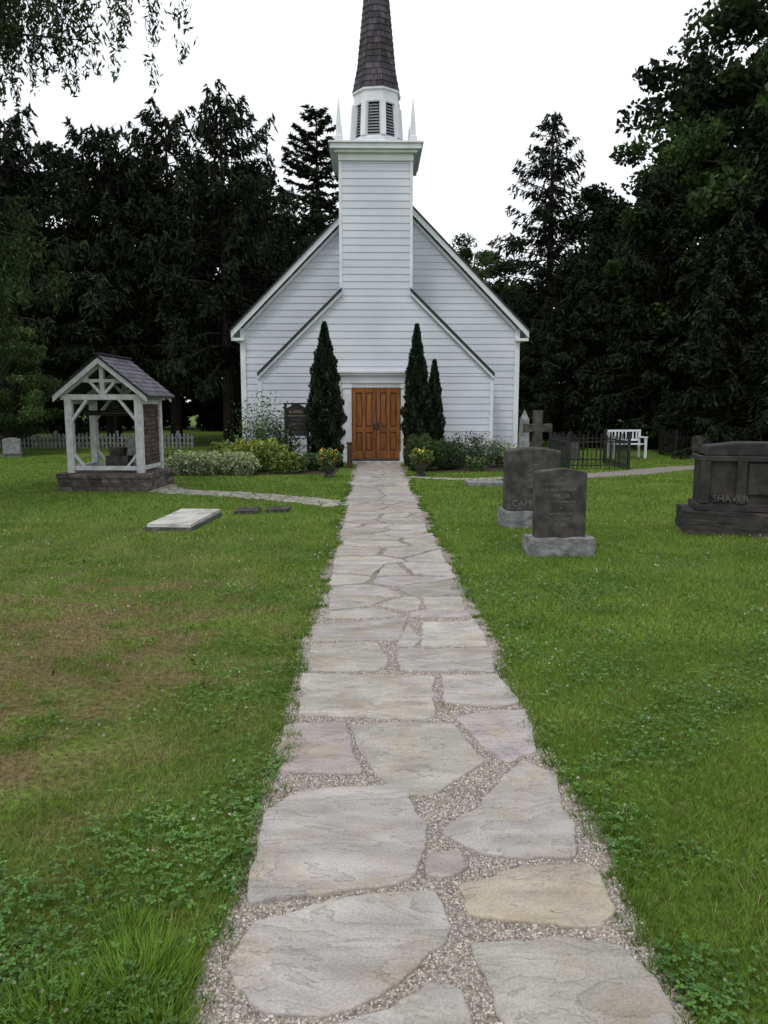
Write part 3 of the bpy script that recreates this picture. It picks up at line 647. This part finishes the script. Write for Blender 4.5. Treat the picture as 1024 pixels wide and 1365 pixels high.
for sx in(-1,1):
    x=CX+sx*.055; h.box(x-.02,x+.02,Y0-.078,Y0-.071,.92,1.12); h.tube([(x,Y0-.08,.97),(x,Y0-.12,.97),(x,Y0-.12,1.07),(x,Y0-.08,1.07)],[.01]*4,6)
h.finish('door_handles',M_dark,ch)
s=MB(); s.box(CX-.85,CX+.85,21.1,21.37,-.02,.06); s.finish('door_step',M_marble,ch,bevel=.01)
fd=MB(); fd.box(CX-HN-.02,CX+HN+.02,Y0-.03,Y0+.01,0,.13); fd.finish('foundation',M_stone_md,ch)
def lantern(x,z):
    e=empty('wall_lantern',(x,Y0-.05,z)); m=MB()
    m.box(-.03,.03,-.01,.02,-.12,.14); m.tube([(0,0,.1),(0,-.09,.14),(0,-.13,.09)],[.01]*3,6)
    for a in(-.05,.05):
        for bq in(-.18,-.08): m.beam((a,bq,-.12),(a,bq,.06),.012,.012)
    m.box(-.06,.06,-.19,-.07,-.135,-.12); m.add([(-.075,-.205,.06),(.075,-.205,.06),(.075,-.055,.06),(-.075,-.055,.06),(0,-.13,.15)],[(0,3,2,1),(0,1,4),(1,2,4),(2,3,4),(3,0,4)])
    m.finish('frame',M_dark,e); g=MB(); g.box(-.04,.04,-.17,-.09,-.118,.055); g.finish('glass',mat('frosted_glass',(.5,.5,.45),rough=.2),e)
lantern(CX-1.12,1.88); lantern(CX+1.12,1.88)
# ---------------------------------------------------------------- well shelter
kx=empty('well_shelter',(-4.98,15.15,0),math.radians(-3))
st2=MB(); rk=random.Random(5)
for c in range(4):
    z0=c*.082; ins=.0 if c<3 else -.03
    for side in range(4):
        ln=1.74 if side%2==0 else 1.5; p=-ln/2
        while p<ln/2-.02:
            w=min(rk.uniform(.14,.36),ln/2-p); 
            if ln/2-p-w<.08: w=ln/2-p
            vs,fs=rough_block(w-.008,.2,.078,.006,2,rk.random()*50)
            o=[]
            for v in vs:
                a=p+w/2+v.x; bq=v.y-({0:.75,2:.75,1:.87,3:.87}[side])+.1+ins+rk.uniform(0,.001)
                o.append({0:(a,bq,v.z+z0),1:(-bq,a,v.z+z0),2:(-a,-bq,v.z+z0),3:(bq,-a,v.z+z0)}[side])
            f=rk.uniform(.6,1.35); st2.add(o,fs,(f*rk.uniform(.95,1.1),f,f*.97)); p+=w
st2.finish('stone_base',M_drystone,kx)
s=MB(); s.box(-.78,.78,-.66,.66,0,.325); s.finish('base_fill',M_drystone,kx)
w=MB(); PXs=.66;PYs=.55
for a in(-1,1):
    for bq in(-1,1): w.box(a*PXs-.065,a*PXs+.065,bq*PYs-.06,bq*PYs+.06,.33,1.70)
for bq in(-1,1):
    w.box(-.80,.80,bq*PYs-.05,bq*PYs+.05,1.70,1.80)
    w.box(-.594,.594,bq*PYs-.04,bq*PYs+.04,.38,.46)
    for a in(-1,1):
        w.beam((a*.62,bq*PYs,1.30),(a*.30,bq*PYs,1.71),.05,.08,up=(0,1,0))
        w.beam((a*.62,bq*PYs,.70),(a*.40,bq*PYs,.44),.04,.06,up=(0,1,0))
        w.add([(a*.88,bq*.74,1.66),(0,bq*.74,2.36),(0,bq*.74,2.47),(a*.88,bq*.74,1.77),(a*.88,bq*.70,1.66),(0,bq*.70,2.36),(0,bq*.70,2.47),(a*.88,bq*.70,1.77)],[(0,1,2,3),(7,6,5,4),(0,4,5,1),(1,5,6,2),(2,6,7,3),(3,7,4,0)])
        w.beam((a*.74,bq*PYs,1.81),(a*.02,bq*PYs,2.36),.07,.08,up=(0,1,0))
        w.beam((a*.04,bq*PYs,1.82),(a*.30,bq*PYs,2.10),.05,.06,up=(0,1,0))
    w.box(-.04,.04,bq*PYs-.045,bq*PYs+.045,1.802,2.34)
    w.box(-.36,.36,bq*PYs-.03,bq*PYs+.03,2.02,2.08)
for a in(-1,1):
    w.box(a*PXs-.05,a*PXs+.05,-PYs+.062,PYs-.062,1.62,1.70); w.box(a*PXs-.04,a*PXs+.04,-PYs+.062,PYs-.062,.38,.46)
w.finish('timber_frame',mat('shelter_paint',(.60,.61,.63),(.42,.43,.44),scale=7,rough=.55,bump=.2,bscale=30),kx,bevel=.004)
rp=MB()
for a in(-1,1):
    n=9
    for k in range(n):
        f0,f1=k/n,(k+1)/n; 
        xa,za=.92*(1-f0),1.745+f0*.745; xb,zb=.92*(1-f1),1.745+f1*.745
        y=-.78
        first=True
        while y<.86:
            wd=rk.uniform(.14,.24); 
            if k%2 and first: wd*=.5
            first=False
            y2=min(y+wd,.86); f=rk.uniform(.65,1.35)
            rp.add([(a*xa,y+.003,za+.045),(a*xa,y2-.003,za+.045),(a*xb,y2-.003,zb+.026),(a*xb,y+.003,zb+.026),(a*xa,y+.003,za+.02),(a*xa,y2-.003,za+.02)],[(0,1,2,3),(4,5,1,0)],(f,f*.98,f*1.02)); y=y2
rp.finish('roof_shingles',M_kroof,kx)
rd_=MB()
for a in(-1,1):
    rd_.add([(a*.91,-.77,1.745),(0,-.77,2.49),(0,-.77,2.505),(a*.91,-.77,1.762),(a*.91,.85,1.745),(0,.85,2.49),(0,.85,2.505),(a*.91,.85,1.762)],[(0,1,2,3),(7,6,5,4),(0,4,5,1),(1,5,6,2),(2,6,7,3),(3,7,4,0)])
rd_.beam((0,-.79,2.54),(0,.87,2.54),.10,.03)
rd_.finish('roof_deck',M_roof,kx)
sw=MB()
for k in range(14):
    z=.47+k*.083; y=-PYs+.06
    while y<PYs-.06:
        y2=min(y+rk.uniform(.08,.16),PYs-.06); f=rk.uniform(.65,1.4)
        sw.add([((PXs+.03),y+.002,z),((PXs+.03),y2-.002,z),((PXs+.012),y2-.002,z+.085),((PXs+.012),y+.002,z+.085),(PXs,y+.002,z),(PXs,y2,z)],[(0,1,2,3),(4,5,1,0)],(f,f,f)); y=y2
sw.finish('shingled_side',M_side,kx)
s=MB(); s.box(PXs-.03,PXs+.008,-PYs+.063,PYs-.063,.462,1.618); s.finish('side_backing',M_side,kx)
s=MB(); s.box(-.2,.25,-.1,.2,.33,.62); s.tube([(0,.05,.62),(0,.05,.78)],[.16,.19],12); s.finish('well_pump_base',M_stone_dk,kx,bevel=.01)
s=MB(); s.tube([(-.6,0,1.45),(.6,0,1.45)],[.05,.05],10); s.tube([(0,0,1.45),(0,0,.9)],[.01,.01],5); s.finish('windlass',M_dark,kx)
# ---------------------------------------------------------------- gravestones
def profile_stone(e,name,prof,d,m,z0,bev=.012,y=0):
    mb=MB(); mb.prism([(x,z+z0) for x,z in prof],y-d/2,y+d/2); return mb.finish(name,m,e,bevel=bev,seg=3)
def arc(w,h,rise,n=14,sh=.0):
    pts=[(-w/2,0),(w/2,0),(w/2,h-rise)]
    if sh: pts+=[(w/2-sh,h-rise),(w/2-sh,h-rise+.012)]
    for i in range(1,n):
        t_=i/n; x=(w/2-sh)*(1-2*t_); pts.append((x,h-rise+rise*math.sin(math.pi*t_)**.8))
    if sh: pts+=[(-w/2+sh,h-rise+.012),(-w/2+sh,h-rise)]
    pts.append((-w/2,h-rise)); return pts
def base(e,w,d,h,m,seed,z=0,amp=.014):
    vs,fs=rough_block(w,d,h,amp,9,seed); mb=MB(); mb.add([(v.x,v.y,v.z+z) for v in vs],fs); return mb.finish('rough_base',m,e)
e=empty('headstone',(2.03,8.2,0),math.radians(2)); base(e,.69,.38,.19,M_stone_md,3)
profile_stone(e,'slab',arc(.54,.74,.035,16,.03),.17,M_stone_dk,.185)
for i,(s_,sz) in enumerate((("IN",.035),("LOVING MEMORY OF",.038),("R. WALLACE BAKER",.038),("MILLER",.055),("BELOVED HUSBAND",.034),("OF",.026),("ANN ELLEN LEE",.036),("1893 - 1960",.034),("AT REST",.034))):
    text(s_,sz,(0,-.087,.83-i*.064),M_text,e)
e=empty('headstone',(2.13,10.15,0),math.radians(3)); base(e,.80,.50,.22,M_stone_md,5)
profile_stone(e,'slab',arc(.70,.83,.04,16,0),.32,M_stone_dk,.215,.03)
text("CAMERON",.12,(-.0,-.163,.32),M_text,e)
for i,s_ in enumerate(("JOHN A.","1851 - 1927","HIS WIFE","ELIZABETH","1859 - 1931")): text(s_,.042,(0,-.163,.82-i*.07),M_text,e)
e=empty('cross_monument',(2.83,13.1,0),math.radians(4)); base(e,.75,.5,.25,M_stone_bk,8)
profile_stone(e,'plinth',[(-.27,0),(.27,0),(.22,.45),(-.22,.45)],.36,M_stone_dk,.245)
profile_stone(e,'cap',[(-.25,0),(.25,0),(.2,.1),(-.2,.1)],.4,M_stone_dk,.695)
profile_stone(e,'cross',[(-.085,0),(.085,0),(.07,.36),(.24,.35),(.24,.50),(.07,.49),(.075,.72),(-.075,.72),(-.07,.49),(-.24,.50),(-.24,.35),(-.07,.36)],.14,M_stone_dk,.79)
e=empty('granite_monument',(5.10,9.5,0),math.radians(-14)); e.scale=(.98,.98,.96); base(e,2.3,.85,.30,M_stone_br,12,0,.02)
mb=MB(); mb.box(-.98,.98,-.27,.27,.30,1.02); mb.box(-1.03,1.03,-.30,.30,.30,.40)
mb.prism([(-.92,1.02),(.92,1.02),(.90,1.14),(.5,1.19),(-.5,1.19),(-.90,1.14)],-.24,.24)
for x in(-.93,-.5,.5,.93): mb.box(x-.06,x+.06,-.315,-.271,.402,1.0)
mb.box(-1.01,1.01,-.32,.29,.95,1.02)
mb.box(-.42,.42,-.30,-.272,.52,.93); mb.finish('body',M_stone_br,e,bevel=.012)
text("SHAVER",.12,(-.62,-.31,.47),M_stone_bk,e,ext=.012)
e=empty('obelisk_gravestone',(3.3,16.6,0)); base(e,.4,.4,.2,M_stone_md,9); mb=MB(); frus(mb,[(.16,.2),(.12,1.3),(.005,1.5)],4,math.pi/4,(0,0)); mb.finish('shaft',M_stone_md,e)
def small(x,y,w,h,m,rz=0,ar=.06,d=.12):
    e=empty('gravestone',(x,y,0),rz); base(e,w+.14,d+.14,.1,M_stone_bk,x,0,.008); profile_stone(e,'slab',arc(w,h,ar),d,m,.098)
small(10.5,19.0,.6,.75,M_stone_dk,.1); small(-11.2,24.2,.55,.5,M_stone_md,0); small(9.9,23,.5,.6,M_stone_dk); small(5.9,22.5,.4,.45,M_stone_bk); small(-7.6,24.6,.4,.5,M_stone_bk); small(-4.0,22.,.35,.45,M_stone_md); small(8.0,17.4,.5,.45,M_stone_dk,.2)
# garden bench
e=empty('garden_bench',(7.75,23.2,0),math.radians(8)); m=MB()
for a in(-.5,.5):
    m.box(a-.03,a+.03,-.22,-.16,0,.62); m.box(a-.03,a+.03,.2,.26,0,.86); m.box(a-.04,a+.04,-.24,.2,.62,.66)
for k in range(4): m.box(-.468,.468,-.2+k*.1,-.12+k*.1,.42,.45)
for z in(.52,.80): m.box(-.468,.468,.215,.245,z,z+.06)
for k in range(8): m.box(-.42+k*.115,-.38+k*.115,.22,.24,.582,.798)
m.finish('slats',M_trim,e)
e=empty('flat_grave_slab',(-2.54,10.45,0),math.radians(-5))
vs,fs=rough_block(.60,1.42,.05,.007,9,4,True); mb=MB(); mb.add(vs,fs); mb.finish('plinth',M_stone_bk,e)
vs,fs=rough_block(.57,1.36,.045,.006,9,6,True); mb=MB(); mb.add([(v.x,v.y,v.z+.052+ (v.y)*.012) for v in vs],fs); mb.finish('ledger',M_marble,e)
for x,y in((-1.86,11.5),(-1.42,11.65)):
    vs,fs=rough_block(.34,.42,.05,.008,4,x); mb=MB(); mb.add([(v.x+x,v.y+y,v.z) for v in vs],fs); mb.finish('flush_marker',M_stone_dk)
vs,fs=rough_block(.75,.6,.07,.008,4,3); mb=MB(); mb.add([(v.x+2.3,v.y+15.5,v.z) for v in vs],fs); mb.finish('flush_marker',M_stone_md)
# ---------------------------------------------------------------- fences
def picket(x0,x1,y,h,m_,step=.14):
    e=empty('picket_fence'); m=MB(); x=x0
    while x<x1:
        m.prism([(x,.05),(x+.07,.05),(x+.07,h-.06),(x+.035,h),(x,h-.06)],y-.012,y+.01); x+=step
    for z in(.2,h-.2): m.box(x0,x1,y+.012,y+.045,z,z+.06)
    x=x0
    while x<=x1+.01: m.box(x-.05,x+.05,y+.047,y+.14,0,h+.08); x+=2.2
    m.finish('pickets',m_,e)
picket(-18,-6.4,28.0,.6,M_fence)
def iron(x0,x1,y0,y1,h=.8):
    e=empty('iron_fence'); m=MB()
    for p,q in(((x0,y0),(x1,y0)),((x1,y0),(x1,y1)),((x0,y0),(x0,y1)),((x0,y1),(x1,y1))):
        L=math.hypot(q[0]-p[0],q[1]-p[1]); n=int(L/.11)
        for i in range(n+1):
            t_=i/n; x=p[0]+(q[0]-p[0])*t_;y=p[1]+(q[1]-p[1])*t_; m.beam((x,y,0),(x,y,h+(.08 if i%2 else 0)),.018,.018)
        for z in(.12,h-.1): m.beam((*p,z),(*q,z),.03,.03)
    for x in(x0,x1):
        for y in(y0,y1): m.beam((x,y,0),(x,y,h+.15),.06,.06)
    m.finish('railings',M_dark,e)
iron(4.9,6.4,19.0,21.0); iron(9.4,14,23.6,24.9,.7)
# ---------------------------------------------------------------- shrubs etc
def cloud(name,parts,m=M_bush,seed=0):
    rg=np.random.default_rng(seed+100); QA=[];CA=[]
    for cx,cy,cz,rx,ry,rz_,n,ls,col in parts:
        v=unit(rg.normal(0,1,(n,3))); r=1-np.abs(rg.normal(0,.16,(n,1)))
        lump=1+.12*np.sin(v[:,:1]*9+cx*5)+.1*np.sin(v[:,1:2]*11+v[:,2:]*7+cx)
        p=np.array([cx,cy,cz])+v*r*lump*np.array([rx,ry,rz_]); k=p[:,2]>.01; p=p[k];v2=v[k]; nn=len(p)
        d=unit(v2+rg.normal(0,.8,(nn,3))); e=unit(np.cross(d,rg.normal(0,1,(nn,3)))); s=ls*rg.uniform(.6,1.4,(nn,1))
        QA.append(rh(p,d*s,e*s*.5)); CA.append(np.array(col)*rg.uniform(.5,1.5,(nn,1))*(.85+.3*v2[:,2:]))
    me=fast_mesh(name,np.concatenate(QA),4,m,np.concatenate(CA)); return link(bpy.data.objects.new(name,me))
def cedar(x,y,H,R,seed):
    rg=np.random.default_rng(seed); n=int(26000*R*H/2); z=H*rg.random(n); f=z/H
    prof=R*np.where(f<.3,.80+.2*np.sin(f/.3*1.57),1.0)*(1-np.clip((f-.3)/.7,0,1)**1.7)+.02
    a=rg.uniform(0,6.283,n); lump=1+.15*np.sin(a*4+z*5+seed)+.15*np.sin(a*7-z*9)+.08*np.sin(z*17+a)
    r=prof*lump*(1-np.abs(rg.normal(0,.2,n))); p=np.stack([x+np.cos(a)*r,y+np.sin(a)*r,z+.03],1)
    d=unit(np.stack([np.cos(a)*.5,np.sin(a)*.5,np.ones(n)*1.2],1)+rg.normal(0,.35,(n,3))); e=unit(np.cross(d,rg.normal(0,1,(n,3)))); s=.05*rg.uniform(.6,1.6,(n,1))
    c=np.array([.017,.030,.013])*rg.uniform(.35,1.8,(n,1))*(.75+.35*np.sin(a*4+z*5+seed))[:,None]
    e0=empty('columnar_cedar'); me=fast_mesh('foliage',rh(p,d*s,e*s*.35),4,M_bush,c); link(bpy.data.objects.new('foliage',me),e0)
    t_=MB(); t_.tube([(x,y,0),(x,y,H*.8)],[.06,.01],6); t_.finish('trunk',M_bark,e0)
cedar(-1.18,19.9,3.62,.41,1); cedar(1.19,20.3,3.62,.31,2); cedar(1.66,20.4,2.72,.22,3)
YG=(.26,.30,.055);LG=(.36,.42,.22);BG=(.09,.135,.08)
cloud('boxwood_shrub',[(1.25,18.8,.44,.47,.45,.44,9000,.022,(.045,.085,.025)),(1.85,19.2,.35,.4,.4,.38,5000,.025,(.05,.075,.028))],seed=1)
cloud('variegated_shrub',[(-4.4+i*.36,17.9+.2*math.sin(i*3),.22,.36,.4,.30,2200,.035,LG) for i in range(5)],seed=2)
cloud('golden_shrub',[(-3.1,18.9,.32,.55,.5,.42,3200,.04,YG),(-2.5,18.7,.32,.5,.5,.45,3000,.04,(.20,.26,.05)),(-2.0,18.3,.2,.4,.4,.32,2200,.035,(.16,.22,.045)),(-3.7,19.4,.3,.45,.5,.38,2600,.04,(.15,.21,.045))],seed=3)
def spiky(name,x,y,r,h,n,col,w=.012,leaf=0,flower=None):
    rg=np.random.default_rng(int(abs(x*77))); QA=[];CA=[]
    a=rg.uniform(0,6.28,n);l=h*rg.uniform(.5,1.1,n); sp_=rg.uniform(0,.55,n)
    for k in range(14):
        t_=(k+rg.random(n))/14; px=x+np.cos(a)*(r*.25+sp_*t_*t_*h*.9);py=y+np.sin(a)*(r*.25+sp_*t_*t_*h*.9);pz=l*t_*(1-.25*sp_*t_)
        d=unit(rg.normal(0,1,(n,3))+np.array([0,0,.3])); e=unit(np.cross(d,rg.normal(0,1,(n,3)))); s=.045*rg.uniform(.5,1.4,(n,1))
        cl=np.array(col)*rg.uniform(.5,1.5,(n,1))
        if flower is not None and k>=12: cl=np.where(rg.random((n,1))<.4,np.array(flower),cl)
        QA.append(rh(np.stack([px,py,pz],1),d*s,e*s*.4)); CA.append(cl)
    me=fast_mesh(name,np.concatenate(QA),4,M_bush,np.concatenate(CA)); link(bpy.data.objects.new(name,me))
spiky('tall_shrub',-2.75,20.5,.5,1.9,170,(.09,.15,.06)); spiky('tall_shrub',-3.05,20.2,.6,1.4,130,(.085,.145,.05)); spiky('tall_shrub',-2.3,20.4,.5,1.25,120,(.07,.12,.045))
spiky('flowering_shrub',2.5,19.9,.6,.95,160,(.11,.16,.10),flower=(.4,.36,.42)); spiky('flowering_shrub',2.95,19.8,.6,.8,150,(.13,.18,.11),flower=(.4,.36,.42)); spiky('flowering_shrub',3.4,20.0,.5,.65,120,(.20,.24,.09)); spiky('flowering_shrub',2.1,19.4,.5,.6,100,(.07,.12,.045))
spiky('perennial_plant',-1.75,18.4,.4,.4,130,(.09,.15,.035)); spiky('perennial_plant',-1.45,18.9,.4,.45,120,(.07,.12,.035)); spiky('perennial_plant',-4.9,18.6,.4,.5,100,(.09,.15,.045)); spiky('perennial_plant',2.6,18.9,.5,.35,110,(.10,.16,.05)); spiky('perennial_plant',3.6,19.2,.5,.4,110,(.15,.20,.065)); spiky('perennial_plant',-1.1,18.6,.3,.3,90,(.08,.14,.04))
for nm,pts in(('planting_bed',[(-5.0,17.6),(-.85,17.9),(-.75,21.4),(-3.2,21.4),(-5.2,20.5)]),('planting_bed',[(1.0,18.3),(3.9,18.7),(4.2,21.4),(1.1,21.4)])):
    mb=MB(); mb.add([(x,y,.006) for x,y in pts],[tuple(range(len(pts)))]); mb.finish(nm,mat('soil',(.035,.026,.018),(.06,.045,.03),scale=20,rough=1,bump=.8,bscale=30))
def pot(x,y):
    e=empty('flower_pot',(x,y,0)); m=MB(); prof=[(.10,0),(.12,.03),(.07,.07),(.08,.1),(.15,.2),(.17,.28),(.19,.30),(.19,.33),(.16,.33),(.15,.29)]; n=16; vs=[];fs=[]
    for r,z in prof: vs+=[(r*math.cos(6.283*i/n),r*math.sin(6.283*i/n),z) for i in range(n)]
    for k in range(len(prof)-1):
        for i in range(n): j=(i+1)%n; fs.append((k*n+i,k*n+j,(k+1)*n+j,(k+1)*n+i))
    fs.append(tuple(range((len(prof)-1)*n,len(prof)*n))); m.add(vs,fs); m.finish('urn',M_stone_dk,e,smooth=False)
    o=cloud('flowers',[(0,0,.42,.27,.27,.19,800,.04,(.09,.16,.04)),(0,0,.46,.26,.26,.19,150,.032,(.7,.52,.05)),(0,0,.36,.25,.25,.12,40,.03,(.45,.07,.05))],seed=int(x*10)+40); o.parent=e
pot(-.95,17.2); pot(1.12,17.4)
s=MB(); s.box(-.62,-.48,19.7,19.84,0,.62); s.box(-.64,-.46,19.68,19.86,.62,.66); s.finish('wooden_post',mat('old_wood',(.05,.03,.02),(.08,.05,.035),rough=.9),None,bevel=.008)
e=empty('church_notice_board',(-1.95,20.3,0)); m=MB()
for a in(-1,1): m.box(a*.29-.035,a*.29+.035,-.035,.035,0,1.62)
m.box(-.254,.254,-.03,.02,.80,1.50); m.box(-.34,.34,-.05,.05,1.622,1.66); m.prism([(-.3,1.50),(.3,1.50),(.12,1.60),(0,1.66),(-.12,1.60)],-.025,.015)
m.finish('board',M_dark,e,bevel=.005)
for i,(s_,sz) in enumerate((("St. PAUL'S",.09),("ANGLICAN CHURCH",.05),("EST. 1855",.05),("SUNDAY SERVICE",.045),("10:30 A.M.",.045),("ALL WELCOME",.045))): text(s_,sz,(0,-.033,1.43-i*.105),M_gold if i<2 else M_text,e)
# ---------------------------------------------------------------- world, sun, camera
w=bpy.data.worlds.new('World'); scene.world=w; w.use_nodes=True; nt=w.node_tree; bg=nt.nodes['Background']
sky=N(nt,'ShaderNodeTexSky'); sky.sky_type='NISHITA'; sky.sun_disc=False; sky.sun_elevation=math.radians(58); sky.sun_rotation=math.radians(215); sky.dust_density=3
tc=N(nt,'ShaderNodeTexCoord'); cl=N(nt,'ShaderNodeTexNoise'); cl.inputs['Scale'].default_value=1.6; cl.inputs['Detail'].default_value=5
nt.links.new(tc.outputs['Generated'],cl.inputs['Vector'])
cr=N(nt,'ShaderNodeMapRange'); cr.inputs[1].default_value=.35; cr.inputs[2].default_value=.65; cr.inputs[3].default_value=10.9; cr.inputs[4].default_value=12.2
nt.links.new(cl.outputs[0],cr.inputs[0])
cv=N(nt,'ShaderNodeVectorMath',operation='SCALE'); cv.inputs[0].default_value=(.965,.985,1.02); nt.links.new(cr.outputs[0],cv.inputs['Scale'])
mx=N(nt,'ShaderNodeMix',data_type='RGBA'); mx.inputs[0].default_value=.9; nt.links.new(sky.outputs[0],mx.inputs[6]); nt.links.new(cv.outputs[0],mx.inputs[7])
nt.links.new(mx.outputs[2],bg.inputs[0]); bg.inputs[1].default_value=.1
sd=bpy.data.lights.new('sun','SUN'); sd.energy=1.1; sd.angle=math.radians(14); sd.color=(1,.96,.9)
so=bpy.data.objects.new('sun',sd); link(so); so.rotation_euler=(math.radians(32),0,math.radians(-35))
cam=bpy.data.cameras.new('camera'); cam.sensor_fit='VERTICAL'; cam.sensor_height=36; cam.sensor_width=27; cam.lens=27; cam.clip_end=1000; cam.clip_start=.05
co=bpy.data.objects.new('camera',cam); link(co); co.location=(0,0,1.6); co.rotation_euler=(math.radians(90-7.92),0,math.radians(-.95)); scene.camera=co
scene.view_settings.view_transform='Standard'; scene.view_settings.look='None'; scene.view_settings.exposure=0
